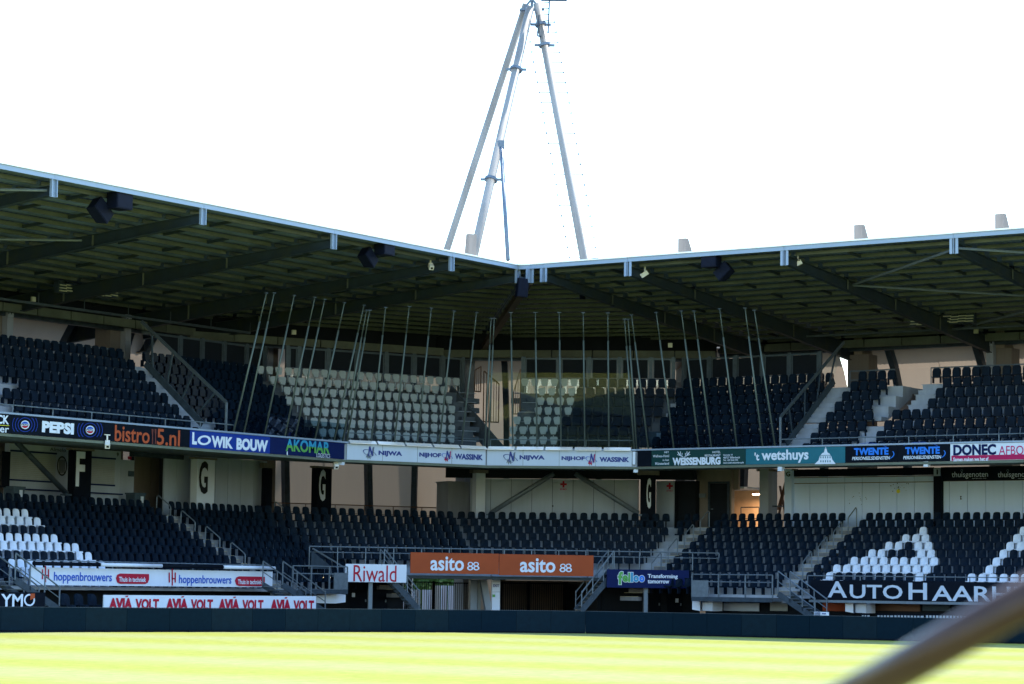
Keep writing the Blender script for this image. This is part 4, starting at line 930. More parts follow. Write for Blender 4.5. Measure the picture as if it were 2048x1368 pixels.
# rolled covers and rail above that board
railing('front_rail', 'thin steel rail above the hoppenbrouwers board', 'L', [(t.box[0], -.45, t.box[3]-.35), (t.box[1], -.45, t.box[3]-.35)], .62, 2.4)
bz = t.box[3]
for i, (xa, xb, mm, lab) in enumerate(((66, 200, 'board_black', 'rolled black awning on the far left above the white board'), (200, 324, 'board_white', 'rolled white awning left of middle above the white board'),
        (324, 446, 'board_black', 'rolled black awning right of middle above the white board'), (446, 550, 'board_white', 'rolled white awning at the right end of the white board'))):
    sa, sb = hs('L', -.9, xa, 1128), hs('L', -.9, xb, 1132)
    single('rolled_awning', MB().tube((sa+.03, -.9, bz+.15), (sb-.03, -.9, bz+.15), .08, 10), M[mm], lab, 'awning', 'L', (sa, -.9, bz), group='rolled awnings above the white board', smooth=True)
o = -3.0; q = o-.02
t = zboard('advertising_board', 'white board reading AVIA VOLT four times in red', 'L', o, 208, 1188, 1222, 632, 1194, 1224, 'board_white')
for xa, xb, ya in ((218, 318, 1196), (332, 426, 1197), (437, 527, 1198), (541, 628, 1199)):
    w = xb-xa
    text(t, 'AVIA', q, xa, xa+w*.47, ya, ya+23, M['red_print'], .06, shear=0); text(t, 'VOLT', q, xa+w*.53, xb, ya+1.5, ya+23, M['red_print'], .045)
    shape(t, 'accent', q, [(xa+w*.335, ya-4.5), (xa+w*.385, ya-5), (xa+w*.375, ya-2.2), (xa+w*.325, ya-2.2)], M['red_print'])
t = zboard('advertising_board', 'navy board reading YMO with an orange corner at the left edge', 'L', o, -40, 1183, 1222, 90, 1186, 1222, 'board_black')
text(t, 'YM', q, 2, 46, 1188, 1213, M['white_print'], .02); disc(t, 'letter_o', q, 59, 1200, 11, M['white_print'], r_in=8, squash=1.12); shape(t, 'orange_corner', q-.02, [(61, 1187), (69.5, 1187), (69.5, 1196), (60, 1200)], M['orange_print'])
# substitutes' seats in the recess behind
for i, x in enumerate((127, 154, 181, 212, 240)):
    s = hs('L', -1.6, x, 1195); me = SM['lb2']
    ob = bpy.data.objects.new('bench_seat', me); COL.objects.link(ob); ob.matrix_world = frame('L', s, -1.6, .42) @ Matrix.Scale(1.3, 4)
    tag(ob, f'dark bench seat at pitch level, {ordn(i+1)} from the left under the white board', 'seat', 'bench seats at pitch level under the left stand')
# right low board
o = -.75; q = o-.02
t = zboard('advertising_board', 'long black board reading AUTOHAARHUIS in pale capital letters', 'R', o, 1621, 1160, 1197, 2048, 1165.5, 1206, 'board_black')
Rb = t.box
dk = M['board_grey']
for b_, xa, xb, ya, yb_ in (('A', 1655, 1694, 1162.5, 1195), ('UTO', 1699.5, 1805, 1169.5, 1197.5), ('H', 1817, 1854, 1165.5, 1199.5), ('AARHUIS', 1863.5, 2112, 1172.5, 1204)): text(t, b_, q, xa, xb, ya, yb_, dk, .015)
railing('front_rail', 'thin steel rail above the long black board', 'R', [(Rb[0]-.3, -.45, Rb[3]-.35), (Rb[1], -.45, Rb[3]-.35)], .55, 2.4)
single('board_ledge', MB().box(Rb[0], Rb[1], -.9, -.3, Rb[2]-.14, Rb[2]-.03), M['steel'], 'thin steel ledge under the long black board', 'ledge', 'R', (Rb[0], -.9, Rb[2]))
# thuisgenoten band and white wall on the right concourse
def panelwall(name, label, sg, o, xs, z0, z1, m, ym=990, gap=.012):
    ss = [hs(sg, o, x, ym) for x in xs]
    t = Thing(name, label, 'wall', sg, (ss[0], o, z0))
    for a, b in zip(ss, ss[1:]): t.part('wall_panel', MB().box(a+gap, b-gap, o, o+.08, z0, z1), M[m])
    t.part('wall_core', MB().box(ss[0], ss[-1], o+.09, o+.3, z0, z1), M['wall_dark'])
    t.ss = ss; return t
wo = 9.5
ztopR = hit('R', wo, 1725, 952)[1]; ztopR2 = hit('R', wo, 1960, 962)[1]
t = panelwall('concourse_wall', 'pale blue-grey panelled wall with sticker marks right of the letter G post', 'R', wo, [1585+i*34.8 for i in range(9)][:8]+[1867], LZ0, ztopR, 'wall_blue')
for y in (953.6, 965.4):
    za = hit('R', wo, 1725, y)[1]; t.part('brown_stripe', MB().box(t.ss[0], t.ss[-1], wo-.014, wo-.002, za-.018, za+.018), M['rail_brown'])
rg = random.Random(3)
for i in range(34):
    if i < 22: x, y = rg.gauss(1798, 9), rg.gauss(976, 5)
    else: x, y = rg.uniform(1697, 1735), rg.uniform(985, 1009)
    w, h = rg.uniform(.5, 2.0), rg.uniform(.5, 2.0); shape(t, 'sticker_mark', wo-.01, [(x, y), (x+w, y+.3), (x+w, y+h), (x-.2, y+h)], M['black_print'])
disc(t, 'yellow_sticker', wo-.02, 1796.5, 982.5, 3.6, M['yellow'], squash=1.1)
t = Thing('fascia_band', 'black band above the pale panelled wall', 'band', 'R', (hs('R', wo, 1585, 945), wo, ztopR))
t.part('band', MB().box(hs('R', wo, 1585, 945), hs('R', wo, 1867, 945), wo-.05, wo+.1, ztopR+.01, hit('R', wo, 1725, 937)[1]), M['board_black'])
t = panelwall('concourse_wall', 'white panelled wall under the thuisgenoten band at the right edge', 'R', wo, [1883, 1899, 1935, 1971.5, 2008, 2045, 2083], LZ0, ztopR2, 'wall_blue')
shape(t, 'sticker_mark', wo-.01, [(1920, 992), (1923.5, 992), (1922.3, 995.5), (1923.5, 999), (1920, 999), (1921, 995.5)], M['black_print'])
t = Thing('thuisgenoten_sign', 'black band reading thuisgenoten twice in white at the right edge', 'sign', 'R', (hs('R', wo, 1883, 950), wo, ztopR2))
t.part('band', MB().box(hs('R', wo, 1883, 950), hs('R', wo, 2085, 950), wo-.05, wo+.1, ztopR2+.01, hit('R', wo, 1725, 937)[1]), M['board_black'])
for d in (0, 92): text(t, 'thuisgenoten', wo-.07, 1903.5+d, 1976+d, 943, 957.5, M['white_print'], .0); text(t, 'naar hart naar wens', wo-.07, 1944+d, 1973+d, 955.4, 957.4, M['white_print'], 0); disc(t, 'leaf_mark', wo-.07, 1923.5+d, 941, 2.4, M['steel'], r_in=1.6)
# walls in the corner concourse
zc = hit('B', 9.6, 1110, 958)[1]
t = panelwall('concourse_wall', 'white panelled corner wall with a red first aid cross', 'B', 9.6, [940+i*41.2 for i in range(9)][:8]+[1277], LZ0, zc, 'wall_white')
def cross(t, cx, cy, r):
    shape(t, 'cross_bar', t.o-.02, [(cx-r, cy-r*.3), (cx+r, cy-r*.3), (cx+r, cy+r*.3), (cx-r, cy+r*.3)], M['red_print']); shape(t, 'cross_bar', t.o-.035, [(cx-r*.3, cy-r), (cx+r*.3, cy-r), (cx+r*.3, cy+r), (cx-r*.3, cy+r)], M['red_print'])
    text(t, 'EHBO', t.o-.02, cx-r, cx+r, cy+r*1.25, cy+r*1.8, M['crimson'], .02)
t.o = 9.6; cross(t, 1127, 968.5, 6.5); disc(t, 'ball_mark', 9.57, 1105.5, 1012, 1.6, M['black_print'])
t = panelwall('concourse_wall', 'short white wall with a red cross right of the black G column', 'R', 9.3, [1312, 1348], LZ0, hit('R', 9.3, 1330, 962)[1], 'wall_white'); t.o = 9.3; cross(t, 1339.5, 972, 6.2)
# dark service part between the crosses and the white wall
def rb(name, label, cat, sg, o, x0, x1, yt, yb, m, depth=.15, group=None, z0=None, z1=None):
    s0, s1, a, b = span(sg, o, x0, x1, yt, yb); a = a if z0 is None else z0; b = b if z1 is None else z1
    return single(name, MB().box(s0, s1, o, o+depth, a, b), M[m], label, cat, sg, (s0, o, a), group)
rb('service_wall', 'grey brown concrete wall left of the lit room', 'wall', 'R', 10.2, 1392, 1463, 940, 1035, 'concrete_brown', .3, z0=LZ0, z1=7.85)
t = Thing('service_door', 'dark grey door in the brown concrete wall', 'door', 'R', (hs('R', 10.15, 1418, 1000), 10.1, LZ0))
s0, s1, z0, z1 = span('R', 10.12, 1420, 1454, 967, 1040)
t.part('leaf', MB().box(s0, s1, 10.14, 10.19, LZ0, z1), M['wall_dark']); t.part('door_frame', MB().box(s0-.12, s0-.01, 10.1, 10.2, LZ0, z1+.1).box(s1+.01, s1+.12, 10.1, 10.2, LZ0, z1+.1).box(s0-.01, s1+.01, 10.1, 10.2, z1+.01, z1+.1), M['steel_dark'])
t.part('handle', MB().box(s0+.08, s0+.2, 10.06, 10.09, LZ0+1.0, LZ0+1.04), M['steel'])
rb('notice_box', 'small grey box on the brown concrete wall', 'box', 'R', 10.1, 1398, 1411, 987, 995, 'steel', .08)
rb('service_wall', 'dark tall cabinet wall right of the red cross wall', 'wall', 'R', 9.8, 1349, 1391, 962, 1035, 'wall_dark', .4, z0=LZ0)
# lit room
t = Thing('lit_room', 'small room with warm lamp light behind the black seats', 'room', 'R', (hs('R', 13.5, 1463, 1000), 13.5, LZ0))
s0, s1, z0, z1 = span('R', 13.0, 1463, 1524, 983, 1035)
t.part('back_wall', MB().box(s0-.3, s1+.3, 13.0, 13.1, LZ0, z1+.2), M['wood_lit']); t.part('ceiling', MB().box(s0-.3, s1+.3, 10.6, 13.0, z1+.05, z1+.15), M['wall_white'])
t.part('front_lintel', MB().box(s0-.5, s1+.1, 10.4, 10.55, z1-.02, 7.85), M['concrete_brown'])
sl_ = hs('R', 11, 1552, 1000); single('stair_lattice', MB().bar((sl_, 11, LZ0), (sl_+.5, 11, LZ0+2.2), .06, .14).bar((sl_+.5, 11.4, LZ0), (sl_, 11.4, LZ0+2.2), .06, .14).bar((sl_, 11.2, LZ0+1), (sl_+.5, 11.2, LZ0+2.6), .06, .14), M['rail_brown'], 'dark steel stair framing between grey column and letter G post', 'stair frame', 'R', (sl_, 11, LZ0))
railing('room_railing', 'dark railing in front of the lit room', 'R', [(hs('R', 11.5, 1482, 1010), 11.5, LZ0), (hs('R', 11.5, 1518, 1010), 11.5, LZ0)], 1.15, .8, (1.0, .5), .03, 'steel_dark')
single('high_table', MB().box(hs('R', 10.4, 1531, 1000), hs('R', 10.4, 1568, 1000), 10.0, 10.5, LZ0+1.12, LZ0+1.17).box(hs('R', 10.4, 1545, 1000), hs('R', 10.4, 1548, 1000), 10.2, 10.3, LZ0, LZ0+1.12), M['steel_dark'], 'high narrow table left of the letter G post', 'table', 'R', (hs('R', 10.4, 1545, 1000), 10.2, LZ0))
t = Thing('tube_lamp', 'short lit tube lamp on the ceiling of the small room', 'lamp', 'R', (hs('R', 11, 1512, 988), 11, z1))
sa, sb, za, zb = span('R', 11, 1505, 1521, 987.3, 989.6); t.part('tube', MB().box(sa, sb, 11, 11.08, za, zb), M['lamp_on']); t.part('housing', MB().box(sa, sb, 11, 11.1, zb+.005, zb+.05), M['red_print'])
ld = bpy.data.lights.new('tube_lamp_light', 'AREA'); ld.shape = 'RECTANGLE'; ld.size = 1.2; ld.size_y = .3; ld.energy = 26; ld.color = (1, .66, .38)
lo_ = bpy.data.objects.new('tube_lamp_light', ld); COL.objects.link(lo_); lo_.matrix_world = frame('R', (sa+sb)/2-.3, 11.9, za-.12)
# ================================================================== left concourse: kiosk, walls, bins
ko = 9.8
s0, s1, _, zk = span('L', ko, 18, 241, 893, 990)
t = Thing('kiosk', 'pale kiosk with two closed roller shutters behind the black F column', 'kiosk', 'L', (s0, ko, LZ0))
t.part('kiosk_wall', MB().box(s0, s1, ko, ko+.3, LZ0, 7.8), M['wall_white'])
for xa, xb, ya, yb in ((22, 112, 906, 960), (184, 230, 918, 968)):
    a, b, z0, z1 = span('L', ko-.05, xa, xb, ya, yb); sh = t.part('shutter_frame', MB().box(a-.04, b+.04, ko-.05, ko-.01, z0-.08, z0-.005).box(a-.04, b+.04, ko-.05, ko-.01, z1+.005, z1+.08), M['navy'])
    n = 14
    for i in range(n):
        u = z0+(z1-z0)*i/n; t.part('slat', MB().box(a, b, ko-.035, ko-.012, u+.008, u+(z1-z0)/n-.006), M['shutter'], parent=sh)
t.part('counter', MB().box(s0+.1, s1-.02, ko-.22, ko-.06, LZ0+.98, LZ0+1.04), M['navy'])
text(t, '9', ko-.02, 233.5, 237.5, 905, 913, M['black_print'], .03)
text(t, 'Almelo', ko-.02, 100, 132, 896, 903, M['black_print'], 0)
disc(t, 'crest', ko-.02, 124, 932, 10, M['black_print'], squash=2.0); disc(t, 'crest_inner', ko-.04, 124, 932, 8, M['shutter'], squash=2.1)
for x in (119, 123, 127): shape(t, 'crest_stripe', ko-.055, [(x, 920), (x+1.8, 920), (x+1.8, 946), (x, 946)], M['black_print'])
rb('menu_board', 'dark board with white sheet left of the kiosk shutter', 'board', 'L', 9.2, 5, 20, 903, 975, 'board_black', .06)
rb('wall_end', 'grey wall with two notices right of the kiosk', 'wall', 'L', 10.4, 241, 268, 920, 985, 'wall_white', .3, z0=LZ0)
rb('notice', 'green and grey notice on the grey wall', 'notice', 'L', 10.36, 257, 268, 942, 953, 'bin', .03)
rb('exit_sign', 'small red sign above the grey wall', 'sign', 'L', 10.3, 257, 263, 913, 919, 'red_print', .05)
panelwall('concourse_wall', 'brownish wall section between kiosk and pale wall', 'L', 11.2, [268, 300, 327], LZ0, 7.85, 'concrete_brown')
panelwall('concourse_wall', 'pale grey panelled wall behind the white G column', 'L', 9.4, [327, 352, 378, 404, 430, 455, 481, 507, 533], LZ0, hit('L', 9.4, 450, 916)[1], 'wall_white')
rb('wall_beam', 'dark beam above the pale grey panelled wall', 'beam', 'L', 9.3, 268, 368, 906, 916, 'steel_dark', .3)
for x, lab in ((276, 'grey waste bin with white sticker beside the grey wall'), (33, 'grey waste bin with white sticker under the left shutter')):
    s = hs('L', 8.9, x, 985); t = Thing('waste_bin', lab, 'bin', 'L', (s, 8.9, LZ0), 'waste bins on the left concourse')
    t.part('bin_body', MB().add([(s-.3, 8.8, LZ0), (s+.3, 8.8, LZ0), (s+.34, 8.75, LZ0+1.0), (s-.34, 8.75, LZ0+1.0), (s-.3, 9.3, LZ0), (s+.3, 9.3, LZ0), (s+.34, 9.35, LZ0+1.0), (s-.34, 9.35, LZ0+1.0)], [(0,1,2,3),(4,7,6,5),(0,3,7,4),(1,5,6,2),(3,2,6,7),(0,4,5,1)]), M['bin'])
    t.part('lid', MB().box(s-.37, s+.37, 8.72, 9.38, LZ0+1.005, LZ0+1.08), M['bin']); t.part('sticker', MB().box(s+.02, s+.2, 8.73, 8.745, LZ0+.62, LZ0+.92), M['white_print'])
t = Thing('service_box', 'pale concrete cabinet left of the plain white column', 'cabinet', 'A', (hs('A', 11, 898, 1000), 11, LZ0))
s0, s1, z0, z1 = span('A', 11, 896, 938, 966, 1030); t.part('body', MB().box(s0, s1, 11, 12.2, LZ0, z1), M['concrete_pale']); t.part('cap', MB().box(s0-.05, s1+.05, 10.95, 12.25, z1+.005, z1+.08), M['concrete'])
# big diagonal struts
def strut(sg, a, b, oa, ob_, label, m='steel'):
    p = (*hit(sg, oa, *a),); q = (*hit(sg, ob_, *b),); P_, Q_ = (p[0], oa, p[1]), (q[0], ob_, q[1])
    t = Thing('diagonal_strut', label, 'strut', sg, Q_); t.part('tube', MB().tube(P_, Q_, .12, 12), M[m], smooth=True); t.part('foot_plate', MB().box(Q_[0]-.2, Q_[0]+.2, Q_[1]-.15, Q_[1]+.15, Q_[2]-.12, Q_[2]-.04), M[m])
strut('L', (34, 885), (132, 986), 7.3, 7.9, 'thick tube strut sloping down to the black F column', 'steel_dark')
strut('B', (1108, 947), (981, 1026), 8.3, 8.3, 'left one of two tube struts crossing the white corner wall')
strut('B', (1150, 947), (1277, 1027), 8.3, 8.3, 'right one of two tube struts crossing the white corner wall')
# ================================================================== corner: orange boards, decks, stairs, tunnel
def cboard(label, x0, x1, yt, yb, m, o=-3.2):
    s0, s1, z0, z1 = span('C', o, x0, x1, yt, yb); t = Thing('advertising_board', label, 'advertising board', 'C', (s0, o, z0))
    t.part('panel', MB().box(s0, s1, o, o+.08, z0, z1), M[m]); t.box = (s0, s1, z0, z1); return t
for xa, xb, y0, y1, ta, tb, ty0, ty1, ec, ey, w_ in ((821, 997.5, 1106, 1147.5, 861, 928, 1113, 1141.5, 946.5, 1132, 'left'), (998.5, 1187, 1109.5, 1151.5, 1040, 1111, 1116.5, 1145, 1131.5, 1135.5, 'right')):
    t = cboard(f'{w_} of two orange boards reading asito with a white emblem', xa, xb, y0, y1, 'orange')
    text(t, 'asito', -3.22, ta, tb, ty0, ty1, M['white_print'], .022)
    for sg_ in (-1, 1):
        disc(t, 'emblem_loop', -3.22, ec+sg_*5.6, ey-3.6, 5.6, M['white_print'], r_in=3.4, squash=.8); disc(t, 'emblem_loop', -3.24, ec+sg_*6.2, ey+4.2, 6.2, M['white_print'], r_in=3.2, squash=.75)
t = cboard('white board with thin red lettering Riwald above the dark doors', 691, 813, 1128.5, 1164.5, 'board_white'); text(t, 'Riwald', -3.22, 707, 793, 1130.5, 1163.5, M['red_print'], .0)
t = cboard('dark blue board reading felloo Transforming tomorrow', 1214, 1378, 1139.5, 1176, 'navy')
for i, (c_, xa, xb) in enumerate((('f', 1236, 1246), ('e', 1245, 1256), ('l', 1256.5, 1260.5), ('l', 1262, 1266), ('o', 1267, 1277.5), ('o', 1278.5, 1289))):
    hgt = {'f': (1143, 1169), 'e': (1150, 1164), 'l': (1145, 1164), 'o': (1151, 1164)}[c_]
    text(t, c_, -3.22, xa-1, xb+1, hgt[0]-1, hgt[1]+1, M['white_print'], .09); text(t, c_, -3.24, xa, xb, hgt[0], hgt[1], M[('lime', 'lime', 'lime', 'cyan', 'cyan', 'blue_bright')[i]], .045)
text(t, 'Transforming', -3.22, 1295.5, 1355.5, 1148.3, 1158.6, M['white_print'], .03); text(t, 'tomorrow', -3.22, 1295.5, 1338.5, 1159.5, 1167, M['white_print'], .03)
# front rail of the corner terrace
zr = hit('C', -2.6, 1000, 1099)[1]
railing('terrace_railing', 'long steel railing along the front of the corner terrace', 'C', [(hs('C', -2.6, 619, 1090), -2.6, zr-1.0), (hs('C', -2.6, 1438, 1104), -2.6, zr-1.0)], 1.0, 1.25, (1.0, .75), .03)
# underside deck and dark back walls
zt = lz(6)-.55
t = Thing('tunnel_surround', 'dark walls and doors under the corner terrace on both sides of the exit', 'wall', 'C', (hs('C', 1.0, 640, 1200), 1.0, 0))
a0, a1, a2, a3 = hs('C', 1.0, 640, 1190), hs('C', 1.0, 800, 1190), hs('C', 1.0, 1205, 1190), hs('C', 1.0, 1400, 1190)
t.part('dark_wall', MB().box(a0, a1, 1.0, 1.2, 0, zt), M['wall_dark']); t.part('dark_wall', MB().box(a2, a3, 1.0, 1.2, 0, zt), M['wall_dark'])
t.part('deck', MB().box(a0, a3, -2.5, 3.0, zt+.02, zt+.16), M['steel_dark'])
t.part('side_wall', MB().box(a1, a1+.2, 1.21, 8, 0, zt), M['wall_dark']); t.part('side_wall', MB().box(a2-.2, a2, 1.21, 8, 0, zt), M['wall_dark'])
for xa, xb in ((700, 735), (745, 775), (1300, 1322), (1335, 1365)):
    s0, s1, _, z1 = span('C', .95, xa, xb, 1175, 1222); d = t.part('door', MB().box(s0, s1, .95, .99, 0, 2.1), M['board_black']); t.part('handle', MB().box(s1-.12, s1-.06, .9, .94, 1.0, 1.12), M['steel'], parent=d)
for x, lab in ((741, 'steel post under the Riwald board'), (1292, 'steel post under the blue felloo board')):
    s = hs('C', -2.9, x, 1190); single('steel_post', MB().box(s-.09, s+.09, -2.9, -2.72, 0, zt), M['steel'], lab, 'post', 'C', (s, -2.9, 0))
for x, y, lab in ((707, 1190, 'small white notice on the dark wall left of the exit'), (1354, 1201, 'small white notice on the dark wall right of the exit')):
    rb('notice', lab, 'notice', 'C', .9, x-3, x+3, y-4, y+4, 'white_print', .03)
# tunnel columns, exit totem
for xa, xb, mm, lab in ((941, 955, 'wall_white', 'white column under the orange boards'), (956, 962, 'shutter', 'slim grey column beside the white one under the orange boards')):
    s0, s1, _, _ = span('C', 1.5, xa, xb, 1150, 1220); single('tunnel_column', MB().box(s0, s1, 1.5, 2.0, 0, zt), M[mm], lab, 'column', 'C', (s0, 1.5, 0))
s0 = hs('C', 1.0, 984, 1180); single('tunnel_brace', MB().bar((hs('C', 1.0, 966, 1150), 1.0, zt-.02), (s0-.05, 1.0, .1), .3, .35), M['wall_white'], 'slanting white brace beside the exit sign', 'brace', 'C', (s0, 1, 0))
t = Thing('exit_totem', 'white totem reading EXIT under the orange boards', 'sign', 'C', (hs('C', -1.0, 992, 1200), -1.0, 0))
s0, s1, z0, z1 = span('C', -1.0, 984, 1000, 1150, 1225)
t.part('post', MB().box(s0, s1, -1.0, -.8, 0, z1), M['board_white']); text(t, 'EXIT', -1.02, 986.5, 998.5, 1168.5, 1174, M['navy_letters'], .03)
shape(t, 'green_square', -1.02, [(985, 1189), (990, 1189), (990, 1194), (985, 1194)], M['lime']); shape(t, 'white_plan', -1.03, [(991, 1184.5), (998.5, 1184.5), (998.5, 1195), (991, 1195)], M['white_print'])
for y in (1163.5, 1183.5): shape(t, 'seam', -1.02, [(984.3, y), (999.7, y), (999.7, y+.6), (984.3, y+.6)], M['steel'])
# gates at the back of the tunnel
def gate(label, o, x0, x1, n, yt=1166):
    s0 = hs('C', o, x0, 1190); s1 = hs('C', o, x1, 1190); h = hit('C', o, (x0+x1)/2, yt)[1]
    t = Thing('barred_gate', label, 'gate', 'C', (s0, o, 0), 'barred gates across the exit tunnel')
    t.part('top_rail', MB().bar((s0, o, h), (s1, o, h), .05, .06), M['board_black']); t.part('bottom_rail', MB().bar((s0, o, .15), (s1, o, .15), .05, .06), M['board_black'])
    for i in range(n+1):
        s = s0+(s1-s0)*i/n; r = .05 if i in (0, n) else .014
        t.part('bar', MB().box(s-r, s+r, o-r, o+r, .05, h+(.06 if i in (0, n) else 0)), M['board_black'])
gate('black barred gate, leftmost under the orange boards', 7.0, 800, 866, 15, 1164); gate('black barred gate with bright fence seen through it', 7.0, 868, 945, 18, 1166)
gate('black barred gate right of the exit sign', 7.0, 1003, 1056, 13, 1166); gate('long black barred gate, second right of the exit sign', 7.0, 1058, 1135, 18, 1167); gate('black barred gate beside the right stairs', 7.0, 1137, 1200, 15, 1168)
rb('tunnel_back_wall', 'dark brown wall behind the barred gates right of the exit sign', 'wall', 'C', 7.9, 1002, 1204, 1150, 1222, 'tunnel_brown', .15, z0=0, z1=zt)
# outside behind the tunnel
t = Thing('garden_fence', 'pale panelled fence seen outside through the left gate', 'fence', 'C', (hs('C', 24, 780, 1200), 24, 0))
sa, sb = hs('C', 24, 790, 1200), hs('C', 24, 1000, 1200); n = 16; hh = hit('C', 24, 870, 1171)[1]
for i in range(n):
    a = sa+(sb-sa)*i/n; t.part('fence_panel', MB().box(a+.03, a+(sb-sa)/n-.03, 24+.1*(i % 2), 24.1+.1*(i % 2), 0, hh-(.25 if i < 6 else 0)), M['board_grey' if i % 3 else 'shutter'])
rg = random.Random(5); mb = MB()
for i in range(2600):
    x, y, z = rg.uniform(sa-1, sb+1), rg.gauss(27, .5), 0
    z = rg.uniform(.3, hh+1.1+.35*math.sin(x*1.7)+.2*math.sin(x*4.1)); s = rg.uniform(.05, .13); a = rg.uniform(0, 6.3); dx, dz = s*math.cos(a), s*math.sin(a)
    n0 = len(mb.v); mb.v += [(x-dx, y, z-dz), (x+dz, y-s*.6, z-dx), (x+dx, y, z+dz), (x-dz, y+s*.6, z+dx)]; mb.f.append((n0, n0+1, n0+2, n0+3))
t = Thing('hedge', 'green hedge outside behind the pale fence', 'hedge', 'C', (sa, 27, 0)); t.part('foliage', mb, M['leaf'], kind='stuff'); t.part('stems', MB().box(sa-1, sb+1, 27.2, 27.35, 0, hh+.5), M['leaf'])
# stairs down from the decks
def stairflight(label, sg, o0, o1, p_top, p_bot, seg_w, n=10, hand=None, group=None):
    """flight in the plane of the stand from px p_top to px p_bot, between offsets o0,o1"""
    (sa, za), (sb, zb) = hit(sg, o0, *p_top), hit(sg, o0, *p_bot)
    if zb < 0: f = za/(za-zb); sb = sa+(sb-sa)*f; zb = 0
    t = Thing('steel_stairs', label, 'stairs', sg, (sb, o0, 0), group)
    for o in (o0, o1): t.part('stringer', MB().bar((sa, o, za), (sb, o, zb+.05), .04, .26), M['steel_dark'])
    for i in range(n):
        f = (i+.5)/n; s = sa+(sb-sa)*f; z = za+(zb-za)*f
        t.part('tread', MB().box(s-.12, s+.12, o0+.03, o1-.03, z-.02, z+.02), M['steel'])
    d = 1 if sb > sa else -1
    for o in (o0, o1):
        for h in (1.0, .55): t.part('handrail', MB().tube((sa, o, za+h), (sb, o, zb+h*.9), .03 if h == 1 else .018, 6), M['steel'])
        for f in (.0, .33, .66, 1.0):
            s = sa+(sb-sa)*f; z = za+(zb-za)*f; t.part('baluster', MB().box(s-.02, s+.02, o-.02, o+.02, z, z+.97), M['steel'])
    return t
stairflight('steel stairs going down right beside the Riwald board', 'C', -3.0, -1.9, (768, 1142), (838, 1222), 1)
stairflight('steel stairs going down left beside the blue felloo board', 'C', -3.0, -1.9, (1228, 1145), (1163, 1224), 1)
stairflight('steel stairs going down right from the left side deck', 'L', -2.4, -1.3, (565, 1170), (650, 1226), 1, 8)
stairflight('steel stairs going down right from the right side deck', 'R', -2.2, -1.1, (1556, 1188), (1630, 1240), 1, 8)
stairflight('steel stairs at the left edge going down right in front of the white seats', 'L', -2.4, -1.3, (30, 1160), (118, 1222), 1, 8)
# side decks
def deck(label, sg, o0, o1, x0, x1, y, panel_px):
    s0, z = hit(sg, o0, x0, y); s1 = hit(sg, o0, x1, y)[0]
    t = Thing('side_deck', label, 'deck', sg, (s0, o0, z))
    t.part('floor', MB().box(s0, s1, o0, o1, z-.12, z), M['steel']); t.part('edge_channel', MB().box(s0, s1, o0-.05, o0-.005, z-.16, z+.04), M['steel_dark'])
    a, b = hs(sg, o0, panel_px[0], y), hs(sg, o0, panel_px[1], y)
    t.part('solid_panel', MB().box(a, b, o0-.04, o0, z+.045, z+.78), M['steel'])
    for f in (1.05, .72): t.part('rail', MB().tube((s0, o0, z+f), (s1, o0, z+f), .028, 6), M['steel'])
    n = max(2, round((s1-s0)/1.2))
    for i in range(n+1):
        s = s0+(s1-s0)*i/n; t.part('post', MB().box(s-.025, s+.025, o0-.03, o0+.03, z, z+1.04), M['steel'])
    return t
deck('steel side deck with railing at the left end of the corner', 'L', -1.2, .6, 585, 694, 1180, (667, 693))
deck('steel side deck with railing and gate at the right end of the corner', 'R', -1.2, .6, 1384, 1545, 1195, (1384, 1417))
t = Thing('solid_side_panel', 'grey sheet metal panel below the third lower left block', 'panel', 'L', (hs('L', .7, 622, 1120), .7, 1.5))
s0, s1, z0, z1 = span('L', .7, 622, 660, 1102, 1138); t.part('sheet', MB().poly([(s0, z0), (s1, z0-.0), (s1, z0+.15), (s0, z1)], .66, .7), M['steel_dark']); t.part('frame_bar', MB().bar((s0, .62, z1+.1), (s1+1.2, .62, z0-.0), .05, .07), M['steel'])
# white ducts
def duct(label, sg, o, x0, x1, y0, y1):
    s0, s1, z0, z1 = span(sg, o, x0, x1, y0, y1); w = s1-s0
    t = Thing('ventilation_duct', label, 'duct', sg, (s0, o, z0), 'white ventilation ducts under the stands')
    sg_ = 1 if sg == 'L' else -1
    mid = s1-w*.35 if sg_ > 0 else s0+w*.35
    a, b = (s0, mid) if sg_ > 0 else (mid, s1)
    t.part('duct_body', MB().add([(a, o+.2, z0+.02), (b, o, z0+.0), (b, o, z1), (a, o+.2, z1-.1), (a, o+.9, z0+.02), (b, o+.9, z0), (b, o+.9, z1), (a, o+.9, z1-.1)], [(0,1,2,3),(4,7,6,5),(0,3,7,4),(1,5,6,2),(3,2,6,7),(0,4,5,1)]), M['white_print'])
    c = s1 if sg_ > 0 else s0
    t.part('duct_mouth', MB().add([(mid, o-.001, z0), (c, o-.12, z0+.06), (c, o-.12, z1-.05), (mid, o-.001, z1), (mid, o+.9, z0), (c, o+.7, z0+.06), (c, o+.7, z1-.05), (mid, o+.9, z1)], [(0,1,2,3),(4,7,6,5),(1,5,6,2),(3,2,6,7),(0,4,5,1)]), M['board_white'])
duct('white duct under the left side deck', 'L', -.6, 640, 687, 1187, 1207); duct('white duct under the right side deck', 'R', -.6, 1387, 1425, 1200, 1222); duct('white duct under the long black board', 'R', -.3, 1693, 1732, 1205, 1226)
